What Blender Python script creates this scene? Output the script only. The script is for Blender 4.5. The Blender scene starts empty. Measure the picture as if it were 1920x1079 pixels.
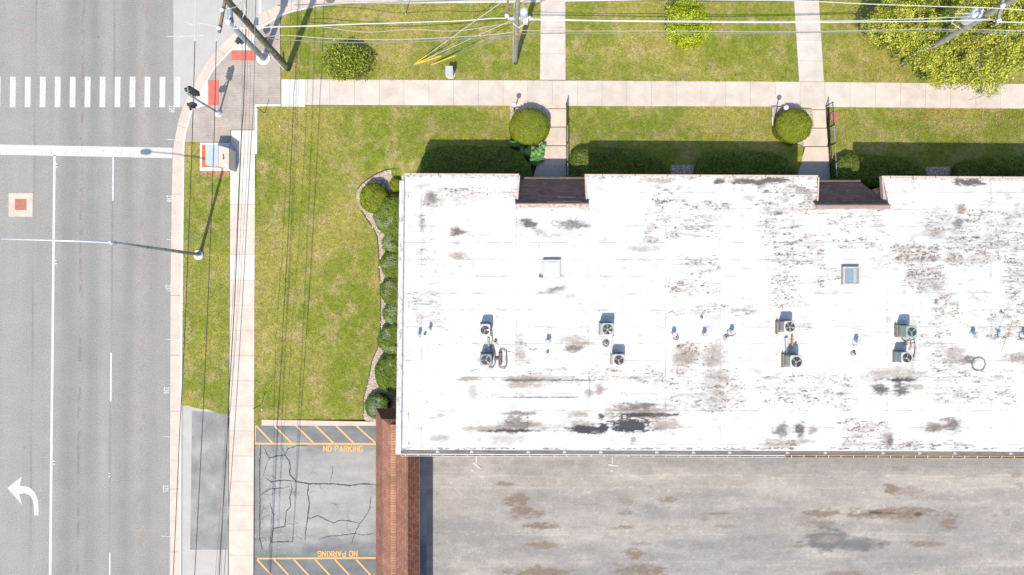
import bpy, math, random
import numpy as np
from mathutils import Vector
from mathutils.geometry import tessellate_polygon

random.seed(7)
RNG = np.random.default_rng(11)
scene = bpy.context.scene
COL = scene.collection
R = math.radians

# ---------------------------------------------------------------- camera, sky, sun, exposure
H = 41.0                      # camera height above the street
F = 1291.5                    # focal length in photo pixels
cd = bpy.data.cameras.new('camera'); cam = bpy.data.objects.new('camera', cd); COL.objects.link(cam)
cam.location = (0, 0, H); cam.rotation_euler = (0, 0, 0)
cd.sensor_width = 36; cd.lens = 36 * F / 1920; cd.clip_end = 2000; cd.clip_start = 0.1
scene.camera = cam
SUN_EL = 58.3; SUN_AZ = 16.0          # shadows fall 16 degrees right of 'up' in the picture
w = bpy.data.worlds.new('World'); scene.world = w; w.use_nodes = True
nt = w.node_tree; bg = nt.nodes['Background']
sky = nt.nodes.new('ShaderNodeTexSky'); sky.sky_type = 'NISHITA'; sky.sun_disc = False
sky.sun_elevation = R(SUN_EL); sky.sun_rotation = R(180 + SUN_AZ)
nt.links.new(sky.outputs[0], bg.inputs[0]); bg.inputs[1].default_value = 0.125
sl = bpy.data.lights.new('sun', 'SUN'); sl.energy = 3.1; sl.angle = R(0.5); sl.color = (1.0, 0.93, 0.80)
so = bpy.data.objects.new('sun', sl); COL.objects.link(so); so.location = (-10, -30, 60)
_d = Vector((math.sin(R(SUN_AZ)) * math.cos(R(SUN_EL)), math.cos(R(SUN_AZ)) * math.cos(R(SUN_EL)), -math.sin(R(SUN_EL))))
so.rotation_euler = _d.to_track_quat('-Z', 'Y').to_euler()
scene.view_settings.view_transform = 'Standard'
try: scene.view_settings.look = 'None'
except Exception: pass
scene.view_settings.gamma = 1; scene.view_settings.exposure = 1.2
scene.render.engine = 'CYCLES'

ZL = .09
# ---------------------------------------------------------------- helpers
def P(px, py, z=0.0):
    k = (H - z) / F
    return Vector(((px - 960) * k, -(py - 540) * k, z))
def G(px, py, z=0.0):
    """point on the ground plan given in ground-scale pixels, lifted to z"""
    k = H / F
    return Vector(((px - 960) * k, -(py - 540) * k, z))
M1 = F / H        # ground pixels per metre

def vnoise(x, y, seed=0):
    t = np.random.default_rng(seed).random((256, 256))
    xi = np.floor(x).astype(int); yi = np.floor(y).astype(int)
    fx = x - xi; fy = y - yi
    fx = fx * fx * (3 - 2 * fx); fy = fy * fy * (3 - 2 * fy)
    a = t[yi & 255, xi & 255]; b = t[yi & 255, (xi + 1) & 255]
    c = t[(yi + 1) & 255, xi & 255]; d = t[(yi + 1) & 255, (xi + 1) & 255]
    return (a * (1 - fx) + b * fx) * (1 - fy) + (c * (1 - fx) + d * fx) * fy
def fbm(x, y, seed=0, o=4):
    s = 0; a = 1; n = 0
    for i in range(o):
        s = s + a * vnoise(x * 2 ** i, y * 2 ** i, seed + i * 17); n += a; a *= 0.55
    return s / n
def ss(x, a=0.0, b=1.0):
    t = np.clip((x - a) / (b - a), 0, 1); return t * t * (3 - 2 * t)

class MB:
    def __init__(s): s.v = []; s.f = []; s.c = None
    def quad(s, a, b, c, d):
        n = len(s.v); s.v += [tuple(a), tuple(b), tuple(c), tuple(d)]; s.f.append((n, n + 1, n + 2, n + 3)); return s
    def poly(s, pts):
        n = len(s.v); s.v += [tuple(p) for p in pts]
        for t in tessellate_polygon([[Vector((p[0], p[1], 0)) for p in pts]]):
            a, b, c = [Vector(pts[i]) for i in t]
            if (b - a).cross(c - a).z < 0: t = (t[0], t[2], t[1])
            s.f.append(tuple(n + i for i in t))
        return s
    def prism(s, pts, z0, z1, bottom=False):
        """pts: xy outline (any winding) extruded from z0 to z1"""
        ar = sum(pts[i][0] * pts[(i + 1) % len(pts)][1] - pts[(i + 1) % len(pts)][0] * pts[i][1] for i in range(len(pts)))
        if ar < 0: pts = pts[::-1]
        s.poly([(p[0], p[1], z1) for p in pts])
        n = len(s.v); m = len(pts)
        s.v += [(p[0], p[1], z0) for p in pts] + [(p[0], p[1], z1) for p in pts]
        for i in range(m):
            j = (i + 1) % m; s.f.append((n + i, n + j, n + m + j, n + m + i))
        return s
    def box(s, c, size, rz=0.0, bev=0.0):
        cx, cy, cz = c; x, y, z = size[0] / 2, size[1] / 2, size[2] / 2
        ca, sa = math.cos(rz), math.sin(rz)
        if bev > 0:
            o = []
            for sx, sy, a0 in ((1, 1, 0), (-1, 1, 90), (-1, -1, 180), (1, -1, 270)):
                for k in range(4):
                    a = R(a0 + k * 30); o.append((sx * (x - bev) + bev * math.cos(a), sy * (y - bev) + bev * math.sin(a)))
            rings = [(1.0, -z), (1.0, z - bev * .5), ((x - bev * .5) / x, z)]
            n = len(s.v); m = len(o)
            for k, zz in rings: s.v += [(cx + (p[0] * ca - p[1] * sa) * k, cy + (p[0] * sa + p[1] * ca) * k, cz + zz) for p in o]
            for r in range(len(rings) - 1):
                for i in range(m):
                    j = (i + 1) % m; s.f.append((n + r * m + i, n + r * m + j, n + (r + 1) * m + j, n + (r + 1) * m + i))
            s.f.append(tuple(n + 2 * m + i for i in range(m)))
            s.f.append(tuple(n + i for i in reversed(range(m))))
            return s
        n = len(s.v)
        for dz in (-z, z):
            for dx, dy in ((-x, -y), (x, -y), (x, y), (-x, y)):
                s.v.append((cx + dx * ca - dy * sa, cy + dx * sa + dy * ca, cz + dz))
        s.f += [(n + 3, n + 2, n + 1, n), (n + 4, n + 5, n + 6, n + 7)]
        for i in range(4):
            j = (i + 1) % 4; s.f.append((n + i, n + j, n + 4 + j, n + 4 + i))
        return s
    def tube(s, pts, r, seg=8, cap=True):
        pts = [Vector(p) for p in pts]; m = len(pts)
        rr = r if isinstance(r, (list, tuple)) else [r] * m
        n = len(s.v); up = None
        for i, p in enumerate(pts):
            d = (pts[min(i + 1, m - 1)] - pts[max(i - 1, 0)])
            if d.length < 1e-9: d = Vector((0, 0, 1))
            d.normalize()
            if up is None: up = Vector((0, 0, 1)) if abs(d.z) < .9 else Vector((1, 0, 0))
            u = d.cross(up)
            if u.length < 1e-4: u = d.cross(Vector((0, 1, 0)))
            u.normalize(); v = d.cross(u)
            for k in range(seg):
                a = 2 * math.pi * k / seg
                s.v.append(tuple(p + (u * math.cos(a) + v * math.sin(a)) * rr[i]))
        for i in range(m - 1):
            for k in range(seg):
                l = (k + 1) % seg
                s.f.append((n + i * seg + l, n + i * seg + k, n + (i + 1) * seg + k, n + (i + 1) * seg + l))
        if cap:
            s.f.append(tuple(n + k for k in range(seg))); s.f.append(tuple(n + (m - 1) * seg + k for k in reversed(range(seg))))
        return s
    def lathe(s, c, prof, seg=24):
        """prof: list of (radius, z) bottom to top"""
        n = len(s.v); m = len(prof)
        for r, z in prof:
            for k in range(seg):
                a = 2 * math.pi * k / seg; s.v.append((c[0] + r * math.cos(a), c[1] + r * math.sin(a), c[2] + z))
        for i in range(m - 1):
            for k in range(seg):
                l = (k + 1) % seg; s.f.append((n + i * seg + k, n + i * seg + l, n + (i + 1) * seg + l, n + (i + 1) * seg + k))
        s.f.append(tuple(n + (m - 1) * seg + k for k in range(seg)))
        return s
    def build(s, name, mat, parent=None, origin=None, smooth=False):
        v = np.array(s.v, dtype=float)
        if parent is not None: origin = Vector(parent['_o'])
        elif origin is None:
            lo = v.min(0); hi = v.max(0); origin = Vector(((lo[0] + hi[0]) / 2, (lo[1] + hi[1]) / 2, lo[2]))
        else: origin = Vector(origin)
        v = v - np.array(origin)
        me = bpy.data.meshes.new(name); me.from_pydata(v.tolist(), [], s.f); me.update()
        if smooth: me.polygons.foreach_set('use_smooth', [True] * len(me.polygons))
        if s.c is not None:
            at = me.color_attributes.new('Col', 'FLOAT_COLOR', 'POINT')
            c = np.ones((len(me.vertices), 4), dtype=np.float32); c[:, :3] = s.c; at.data.foreach_set('color', c.ravel())
        me.materials.append(mat)
        o = bpy.data.objects.new(name, me); COL.objects.link(o)
        if parent is not None: o.parent = parent
        else: o.location = origin
        o['_o'] = tuple(origin)
        return o
def thing(name, label, cat, loc, group=None):
    o = bpy.data.objects.new(name, None); COL.objects.link(o); o.location = loc; o['_o'] = tuple(loc)
    o.empty_display_size = .2
    o['label'] = label; o['category'] = cat
    if group: o['group'] = group
    return o
def tag(o, label, cat, group=None):
    o['label'] = label; o['category'] = cat
    if group: o['group'] = group
    return o
def struct(o, label=None): 
    o['kind'] = 'structure'
    if label: o['label'] = label
    return o
def fast_mesh(name, verts, quads, cols, mat, parent=None, origin=(0, 0, 0), smooth=False):
    """numpy mesh; quads (n,k)"""
    if parent is not None: origin = parent['_o']
    me = bpy.data.meshes.new(name); verts = verts - np.array(origin)
    me.vertices.add(len(verts)); me.vertices.foreach_set('co', verts.astype(np.float32).ravel())
    n, k = quads.shape
    me.loops.add(n * k); me.loops.foreach_set('vertex_index', quads.astype(np.int32).ravel())
    me.polygons.add(n); me.polygons.foreach_set('loop_start', (np.arange(n) * k).astype(np.int32))
    me.update(calc_edges=True)
    me.polygons.foreach_set('use_smooth', [smooth] * n)
    if cols is not None:
        at = me.color_attributes.new('Col', 'FLOAT_COLOR', 'POINT')
        c = np.ones((len(verts), 4), dtype=np.float32); c[:, :3] = cols; at.data.foreach_set('color', c.ravel())
    me.materials.append(mat)
    o = bpy.data.objects.new(name, me); COL.objects.link(o)
    if parent is not None: o.parent = parent
    else: o.location = origin
    o['_o'] = tuple(origin)
    return o
def patches(quads_px, z, step, paint):
    """bilinear grid patches. quads_px: list of 4 photo-pixel corners (tl,tr,br,bl). z: number or f(px,py)"""
    V = []; Q = []; C = []; base = 0
    for tl, tr, br, bl in quads_px:
        tl, tr, br, bl = [np.array(p, float) for p in (tl, tr, br, bl)]
        nu = max(2, int(np.linalg.norm(tr - tl) / step) + 1); nv = max(2, int(np.linalg.norm(bl - tl) / step) + 1)
        u, v = np.meshgrid(np.linspace(0, 1, nu), np.linspace(0, 1, nv))
        u = u[..., None]; v = v[..., None]
        p = (tl * (1 - u) + tr * u) * (1 - v) + (bl * (1 - u) + br * u) * v
        px = p[..., 0].ravel(); py = p[..., 1].ravel()
        zz = z(px, py) if callable(z) else np.full_like(px, z)
        k = (H - zz) / F
        V.append(np.stack([(px - 960) * k, -(py - 540) * k, zz], 1))
        C.append(paint(px, py) if paint else np.ones((len(px), 3)) * .5)
        i = np.arange(nv - 1)[:, None] * nu + np.arange(nu - 1)[None, :] + base
        i = i.ravel(); Q.append(np.stack([i + nu, i + nu + 1, i + 1, i], 1)); base += len(px)
    return np.concatenate(V), np.concatenate(Q), np.concatenate(C)

# ---------------------------------------------------------------- materials
def newmat(name):
    m = bpy.data.materials.new(name); m.use_nodes = True
    return m, m.node_tree, m.node_tree.nodes['Principled BSDF']
def node(nt, t, **kw):
    n = nt.nodes.new(t)
    for k, v in kw.items():
        if hasattr(n, k): setattr(n, k, v)
        else: n.inputs[k].default_value = v
    return n
def noise(nt, vec, scale, detail=3, rough=.55):
    n = nt.nodes.new('ShaderNodeTexNoise'); n.inputs['Scale'].default_value = scale
    n.inputs['Detail'].default_value = detail; n.inputs['Roughness'].default_value = rough
    nt.links.new(vec, n.inputs['Vector']); return n.outputs['Fac']
def maprange(nt, v, a, b, c, d):
    n = nt.nodes.new('ShaderNodeMapRange'); n.inputs[1].default_value = a; n.inputs[2].default_value = b
    n.inputs[3].default_value = c; n.inputs[4].default_value = d; nt.links.new(v, n.inputs[0]); return n.outputs[0]
def mix(nt, f, a, b, mode='MIX'):
    n = nt.nodes.new('ShaderNodeMix'); n.data_type = 'RGBA'; n.blend_type = mode
    for i, x in ((0, f), (6, a), (7, b)):
        if isinstance(x, (int, float)): n.inputs[i].default_value = x
        elif isinstance(x, tuple): n.inputs[i].default_value = (*x, 1)
        else: nt.links.new(x, n.inputs[i])
    return n.outputs[2]
def pos(nt, scale=None):
    g = nt.nodes.new('ShaderNodeNewGeometry')
    if scale is None: return g.outputs['Position']
    m = nt.nodes.new('ShaderNodeMapping'); m.inputs['Scale'].default_value = scale
    nt.links.new(g.outputs['Position'], m.inputs['Vector']); return m.outputs[0]
def gray(nt, v):   # value -> colour usable in multiply
    n = nt.nodes.new('ShaderNodeCombineColor')
    for i in range(3): nt.links.new(v, n.inputs[i])
    return n.outputs[0]
def simple(name, col, rough=.7, metal=0.0, var=.15, vs=6.0, fine=0.0, fs=60.0, bump=0.0, attr=False, col2=None, c2s=2.0, spec=.3, bs=None):
    m, nt, b = newmat(name); p = pos(nt)
    if attr:
        a = nt.nodes.new('ShaderNodeVertexColor'); a.layer_name = 'Col'; c = a.outputs['Color']
    elif col2 is not None:
        c = mix(nt, maprange(nt, noise(nt, p, c2s, 4), .35, .65, 0, 1), tuple(col), tuple(col2))
    else: c = mix(nt, 0.0, tuple(col), tuple(col))
    if var: c = mix(nt, 1.0, c, gray(nt, maprange(nt, noise(nt, p, vs, 4), .3, .7, 1 - var, 1 + var)), 'MULTIPLY')
    if fine: c = mix(nt, 1.0, c, gray(nt, maprange(nt, noise(nt, p, fs, 2, .8), .3, .7, 1 - fine, 1 + fine)), 'MULTIPLY')
    nt.links.new(c, b.inputs['Base Color'])
    b.inputs['Roughness'].default_value = rough; b.inputs['Metallic'].default_value = metal
    b.inputs['Specular IOR Level'].default_value = spec
    if bump:
        bn = nt.nodes.new('ShaderNodeBump'); bn.inputs['Distance'].default_value = bump; bn.inputs['Strength'].default_value = 1
        nt.links.new(noise(nt, p, bs or fs, 3, .7), bn.inputs['Height']); nt.links.new(bn.outputs[0], b.inputs['Normal'])
    return m

def grass_mat(name='lawn_grass'):
    m, nt, b = newmat(name); p = pos(nt)
    lo = maprange(nt, noise(nt, p, .16, 4, .6), .45, .58, 0, 1)
    c = mix(nt, lo, (.132, .158, .018), (.215, .198, .044))
    mid = maprange(nt, noise(nt, p, .9, 5, .65), .48, .72, 0, 1)
    c = mix(nt, mid, c, (.285, .225, .10))
    g2 = maprange(nt, noise(nt, p, .55, 3, .6), .6, .75, 0, .55)
    c = mix(nt, g2, c, (.082, .118, .026))
    cl = maprange(nt, noise(nt, p, 4.5, 5, .7), .3, .7, .72, 1.28)
    c = mix(nt, 1.0, c, gray(nt, cl), 'MULTIPLY')
    sp = maprange(nt, noise(nt, p, 16, 3, .8), .3, .7, .62, 1.38)
    c = mix(nt, 1.0, c, gray(nt, sp), 'MULTIPLY')
    nt.links.new(c, b.inputs['Base Color']); b.inputs['Roughness'].default_value = .9; b.inputs['Specular IOR Level'].default_value = .1
    bn = nt.nodes.new('ShaderNodeBump'); bn.inputs['Distance'].default_value = .03
    nt.links.new(noise(nt, p, 22, 3, .8), bn.inputs['Height']); nt.links.new(bn.outputs[0], b.inputs['Normal'])
    return m
def leaf_mat(name):
    m, nt, b = newmat(name)
    a = nt.nodes.new('ShaderNodeVertexColor'); a.layer_name = 'Col'
    nt.links.new(a.outputs['Color'], b.inputs['Base Color'])
    b.inputs['Roughness'].default_value = .5; b.inputs['Specular IOR Level'].default_value = .25
    tr = nt.nodes.new('ShaderNodeBsdfTranslucent'); nt.links.new(a.outputs['Color'], tr.inputs['Color'])
    mx = nt.nodes.new('ShaderNodeMixShader'); mx.inputs[0].default_value = .34
    nt.links.new(b.outputs[0], mx.inputs[1]); nt.links.new(tr.outputs[0], mx.inputs[2])
    nt.links.new(mx.outputs[0], nt.nodes['Material Output'].inputs['Surface'])
    return m
def brick_mat(name, c1, c2, mortar, w, h, msize=.06, rot=0.0, axis='xy', rough=.9, offset=.5):
    m, nt, b = newmat(name); g = nt.nodes.new('ShaderNodeNewGeometry')
    mp = nt.nodes.new('ShaderNodeMapping'); mp.inputs['Rotation'].default_value = (0, 0, rot)
    if axis == 'xy': nt.links.new(g.outputs['Position'], mp.inputs['Vector'])
    else:
        s = nt.nodes.new('ShaderNodeSeparateXYZ'); cxyz = nt.nodes.new('ShaderNodeCombineXYZ'); nt.links.new(g.outputs['Position'], s.inputs[0])
        add = nt.nodes.new('ShaderNodeMath'); add.operation = 'ADD'; nt.links.new(s.outputs[0], add.inputs[0]); nt.links.new(s.outputs[1], add.inputs[1])
        nt.links.new(add.outputs[0], cxyz.inputs[0]); nt.links.new(s.outputs[2], cxyz.inputs[1]); nt.links.new(cxyz.outputs[0], mp.inputs['Vector'])
    t = nt.nodes.new('ShaderNodeTexBrick'); t.inputs['Scale'].default_value = 1
    t.inputs['Color1'].default_value = (*c1, 1); t.inputs['Color2'].default_value = (*c2, 1); t.inputs['Mortar'].default_value = (*mortar, 1)
    t.inputs['Brick Width'].default_value = w; t.inputs['Row Height'].default_value = h; t.inputs['Mortar Size'].default_value = msize * h
    t.inputs['Bias'].default_value = 0; t.offset = offset
    nt.links.new(mp.outputs[0], t.inputs['Vector'])
    p = pos(nt)
    c = mix(nt, 1.0, t.outputs['Color'], gray(nt, maprange(nt, noise(nt, p, 1.2, 4), .3, .7, .85, 1.15)), 'MULTIPLY')
    c = mix(nt, 1.0, c, gray(nt, maprange(nt, noise(nt, p, 30, 3, .8), .3, .7, .85, 1.15)), 'MULTIPLY')
    nt.links.new(c, b.inputs['Base Color']); b.inputs['Roughness'].default_value = rough; b.inputs['Specular IOR Level'].default_value = .2
    return m

MT = {}
MT['asphalt'] = simple('asphalt', (.2, .2, .2), .9, var=.05, vs=.8, fine=.24, fs=13, bump=.005, attr=True, bs=30)
MT['lot'] = simple('lot_asphalt', (.2, .2, .2), .9, var=.07, vs=1.5, fine=.16, fs=15, bump=.006, attr=True, bs=30)
MT['old_asphalt'] = simple('pale_asphalt', (.30, .285, .27), .9, var=.05, vs=1.2, fine=.10, fs=16, bump=.004)
MT['patch_asphalt'] = simple('dark_patch_asphalt', (.15, .15, .15), .9, var=.15, vs=.9, fine=.18, fs=14, bump=.006, col2=(.215, .21, .205), c2s=.7)
MT['concrete'] = simple('concrete', (.40, .355, .31), .85, var=.11, vs=1.3, fine=.09, fs=22, attr=True, bump=.002)
MT['curbcon'] = simple('curb_concrete', (.385, .325, .275), .85, var=.09, vs=1.2, fine=.08, fs=22, bump=.002)
MT['newcon'] = simple('new_concrete', (.42, .39, .36), .85, var=.06, vs=1.2, fine=.06, fs=22)
MT['whitecon'] = simple('pale_concrete', (.5, .48, .45), .85, var=.05, fine=.05)
MT['baresoil'] = simple('bare_soil', (.26, .15, .085), .95, var=.25, vs=6, fine=.25, fs=24)
MT['soil'] = simple('soil', (.12, .09, .06), .95, var=.3, vs=3, fine=.25, fs=20)
MT['grass'] = grass_mat()
MT['leaf'] = leaf_mat('foliage')
MT['blade'] = leaf_mat('grass_blade')
MT['paint_white'] = simple('white_road_paint', (.385, .38, .37), .7, var=.08, vs=5, fine=.10, fs=18)
def worn_paint(name, col, under, amt):
    m, nt, b = newmat(name); p = pos(nt)
    n1 = noise(nt, pos(nt, (7, .9, 1)), 2.0, 5, .8)
    f = maprange(nt, n1, .60 - amt, .68 - amt * .5, 1, .1)
    c = mix(nt, f, under, col)
    c = mix(nt, 1.0, c, gray(nt, maprange(nt, noise(nt, p, 20, 2, .8), .3, .7, .9, 1.1)), 'MULTIPLY')
    nt.links.new(c, b.inputs['Base Color']); b.inputs['Roughness'].default_value = .8; return m
MT['paint_worn'] = worn_paint('worn_white_paint', (.38, .375, .365), (.21, .20, .19), .055)
MT['paint_yellow'] = worn_paint('yellow_stall_paint', (.46, .27, .10), (.26, .2, .14), -.01)
MT['survey'] = simple('survey_spray_paint', (.40, .40, .40), .8, var=.2, vs=8)
MT['orange_paint'] = simple('orange_spray_paint', (.45, .12, .05), .8)
MT['pad_red'] = simple('tactile_red', (.42, .10, .07), .75, var=.12, vs=3, fine=.08, fs=25, bump=.004, bs=18)
MT['paver'] = brick_mat('paver_bricks', (.27, .235, .205), (.30, .262, .228), (.215, .185, .16), .2, .1, .10)
MT['brick'] = brick_mat('brick_wall', (.24, .10, .07), (.18, .08, .055), (.3, .27, .24), .22, .075, .12, axis='wall')
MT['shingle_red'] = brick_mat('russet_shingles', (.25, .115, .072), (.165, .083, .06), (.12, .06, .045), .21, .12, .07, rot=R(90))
MT['shingle_red_shaded'] = brick_mat('russet_shingles_shaded', (.25, .095, .05), (.12, .055, .038), (.075, .037, .028), .16, .085, .12, rot=R(90))  # darker russet copy: colours in the shade of the east and north slopes
MT['shingle_cap'] = brick_mat('ridge_cap_shingles', (.31, .165, .10), (.24, .115, .075), (.15, .075, .052), .14, .6, .02, rot=R(90), offset=0)
MT['shingle_dark'] = brick_mat('dark_brown_shingles', (.15, .095, .085), (.095, .065, .06), (.065, .048, .046), .3, .14, .06)
MT['membrane'] = simple('roof_membrane', (.45, .45, .45), .8, var=.05, vs=.6, fine=.045, fs=9, attr=True, bump=.004, bs=2.2)
MT['coping'] = simple('coping_metal', (.44, .44, .44), .5, var=.10, vs=3, fine=.12, fs=10)
MT['coping_pink'] = simple('beige_coping', (.38, .30, .25), .55, var=.12, vs=4, fine=.08)
MT['fascia'] = simple('dirty_brown_fascia', (.10, .08, .07), .8, var=.25, vs=3, fine=.2, fs=20)
MT['gutter_white'] = simple('white_gutter', (.42, .41, .40), .5, var=.12, vs=3)
MT['gutter_tan'] = simple('tan_gutter', (.30, .22, .13), .6, var=.2, vs=2)
MT['gravel'] = None
MT['black'] = simple('black_metal', (.018, .018, .02), .45, var=.1)
MT['dark'] = simple('dark_plastic', (.03, .032, .036), .5, var=.15)
MT['galv'] = simple('galvanised_steel', (.24, .27, .30), .4, metal=.35, var=.10, vs=5)
MT['galv_light'] = simple('bright_galvanised', (.42, .44, .46), .4, metal=.2, var=.08)
MT['lamp_glass'] = simple('opal_globe', (.5, .48, .44), .3, var=.02)
MT['wood_old'] = simple('weathered_wood', (.14, .12, .085), .85, var=.35, vs=3, fine=.25, fs=30, col2=(.075, .065, .045), c2s=4)
MT['wood_grey'] = simple('grey_wood', (.22, .205, .18), .85, var=.2, vs=4, fine=.3, fs=25)
MT['arm_wood'] = simple('brown_crossarm', (.18, .12, .10), .8, var=.2, vs=4, fine=.15)
MT['porcelain'] = simple('white_porcelain', (.45, .46, .47), .3, var=.03)
MT['wire_white'] = simple('bright_conductor', (.42, .42, .42), .4, var=.05)
MT['wire_tan'] = simple('tan_cable', (.30, .27, .23), .5, var=.05)
MT['wire_black'] = simple('black_cable', (.025, .025, .028), .5, var=.05)
MT['wire_grey'] = simple('grey_cable', (.14, .15, .16), .5, var=.05)
MT['yellow'] = simple('yellow_guard', (.52, .36, .05), .5, var=.08)
MT['orange'] = simple('orange_guard', (.45, .13, .03), .5, var=.08)
MT['cab_beige'] = simple('beige_cabinet', (.50, .44, .37), .5, var=.06)
MT['cab_top'] = simple('grey_cabinet_top', (.29, .33, .37), .45, var=.06)
MT['rust'] = simple('rust_soil', (.33, .10, .03), .9, var=.2, vs=5, fine=.15, fs=25)
MT['rust_lid'] = simple('rusty_iron', (.26, .11, .075), .8, var=.18, vs=8, fine=.2, fs=30)
MT['ac_white'] = simple('offwhite_casing', (.345, .325, .30), .5, var=.05)
MT['ac_grey'] = simple('blue_grey_casing', (.155, .195, .21), .5, var=.06)
MT['ac_pale'] = simple('pale_grey_casing', (.27, .275, .265), .5, var=.06)
MT['ac_green'] = simple('pale_green_casing', (.20, .25, .22), .5, var=.06)
MT['fan'] = simple('fan_blades', (.22, .21, .19), .4, metal=.3, var=.1)
MT['pipe_tan'] = simple('tan_pipe', (.24, .165, .10), .7, var=.12)
MT['panel_brown'] = simple('dull_brown_panel', (.20, .155, .125), .7, var=.2)
MT['tar'] = simple('roof_tar', (.13, .11, .10), .9, var=.3, vs=10, fine=.2, fs=30)
MT['crack'] = simple('crack_filler', (.045, .045, .048), .9, var=.15, vs=6)
MT['glass'] = simple('skylight_glass', (.16, .21, .25), .08, var=.05, spec=.8)
MT['bark'] = simple('bark', (.14, .115, .09), .9, var=.3, vs=5, fine=.2, fs=30)
MT['landing'] = simple('landing_concrete', (.34, .31, .27), .9, var=.1, fine=.12, fs=22)
def gravel_mat():
    m, nt, b = newmat('pale_gravel'); p = pos(nt)
    v = nt.nodes.new('ShaderNodeTexVoronoi'); v.inputs['Scale'].default_value = 14; nt.links.new(p, v.inputs['Vector'])
    s = nt.nodes.new('ShaderNodeSeparateColor'); nt.links.new(v.outputs['Color'], s.inputs[0])
    c = mix(nt, s.outputs[0], (.52, .42, .33), (.34, .27, .21))
    c = mix(nt, 1.0, c, gray(nt, maprange(nt, v.outputs['Distance'], 0, .7, 1.2, .6)), 'MULTIPLY')
    nt.links.new(c, b.inputs['Base Color']); b.inputs['Roughness'].default_value = .9
    bn = nt.nodes.new('ShaderNodeBump'); bn.inputs['Distance'].default_value = -.04
    nt.links.new(v.outputs['Distance'], bn.inputs['Height']); nt.links.new(bn.outputs[0], b.inputs['Normal'])
    return m
MT['gravel'] = gravel_mat()

# ---------------------------------------------------------------- terrain heights
def zlawn(px, py):
    return ZL + .46 * ss(py, 206, 300) * ss(px, 715, 830)
# ================================================================= SETTING
g = MB(); g.quad((-900, -900, -.06), (900, -900, -.06), (900, 900, -.06), (-900, 900, -.06))
struct(g.build('ground', MT['soil'], origin=(0, 0, -.06)))

def road_paint(px, py):
    c = np.tile(np.array([.197, .188, .177]), (len(px), 1)); x = px + (py - 540) * .011
    v = np.ones(len(px))
    for cx, wd, a in ((130, 18, -.13), (172, 14, -.12), (240, 16, -.10), (288, 14, -.07), (30, 26, -.0), (75, 14, -.0)):
        v += a * 1.25 * np.exp(-((x - cx) / wd) ** 2)
    for cx, wd, a in ((104, 10, .03), (200, 10, .04), (262, 9, .06), (20, 30, .05)):
        v += a * np.exp(-((x - cx) / wd) ** 2)
    v += (fbm(px / 9, py / 160, 3) - .5) * .12 + (fbm(px / 40, py / 60, 5) - .5) * .10
    c *= v[:, None]
    bl = np.exp(-((x - 150) / 45) ** 2)[:, None] * .8
    c *= 1 + bl * np.array([-.02, 0, .02])
    n = fbm(px / 5, py / 12, 9)
    br = (np.exp(-((x - 151 - 2 * (fbm(py / 60, py * 0, 2) - .5)) / 2.2) ** 2) * ss(n, .45, .6) * .30)[:, None]
    c *= 1 - br * np.array([.7, 1, 1.15])
    br = (np.exp(-((x - 268) / 9) ** 2) * ss(n, .5, .65) * .12)[:, None]
    c *= 1 - br * np.array([.2, 1, 1.4])
    for cx in (62, 209.5, -80, -190):
        c *= (1 - .26 * np.exp(-((x - cx) / 1.1) ** 2) * (.6 + .8 * fbm(py / 14, px * 0 + cx, 4)))[:, None]
    pt = vnoise(px / 4.2, py / 4.2, 77); c *= (1 - .5 * ss(pt, .985, 1.0))[:, None]
    return c
V, Q, C = patches([((-10, -40), (326, -40), (320, 1120), (-10, 1120))], .0, 3, road_paint)
struct(fast_mesh('road', V, Q, C, MT['asphalt']))
V, Q, C = patches([((-700, -800), (-10, -800), (-10, 1900), (-700, 1900)), ((-10, -800), (326, -800), (326, -40), (-10, -40)), ((-10, 1120), (320, 1120), (314, 1900), (-10, 1900))], .0, 25, road_paint)
struct(fast_mesh('road_beyond_view', V, Q, C, MT['asphalt'])).name = 'road'
V, Q, C = patches([((322, 196), (352, 196), (334, 272), (322, 272))], .003, 2, road_paint)
struct(fast_mesh('road', V, Q, C, MT['asphalt']))
# side street, pale old asphalt at the corner
s = MB(); s.poly([P(*p, .004) for p in [(325, -900), (2900, -900), (2900, -22), (1180, -16), (680, -8), (600, -2), (564, 6), (526, 16), (483, 38), (449, 62), (408, 98), (389, 120), (364, 164), (352, 190), (344, 203), (334, 198), (325, 197), (325, 140)]])
struct(s.build('side_street', MT['old_asphalt']))

# curb and gutter -----------------------------------------------------
ST = [((318, 1900), (340, 1900)), ((318.5, 1079), (340, 1079)), ((319, 810), (340.5, 810)), ((320, 540), (343, 540)), ((321.5, 400), (344.5, 400)), ((324, 290), (346, 290)),
      ((328, 262), (347.5, 260)), ((335, 227), (352, 240)), ((342, 205), (360, 213)), ((352, 183), (368, 194)), ((364, 160), (377, 176)), ((376, 138), (389, 153)), ((389, 116), (402, 131)),
      ((408, 94), (425, 106)), ((425, 76), (447, 84)), ((449, 54), (477, 63)), ((483, 30), (505, 45)), ((500, 20.6), (526, 32)), ((526, 9), (545, 25)), ((564, 2), (566, 20)), ((600, -6), (601, 13)),
      ((640, -10), (639, 9.5)), ((680, -12), (680, 8)), ((960, -14), (960, 6)), ((1180, -18), (1180, 2)), ((1400, -21), (1400, -1)), ((1920, -26), (1920, -6)), ((2900, -33), (2900, -13))]
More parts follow.
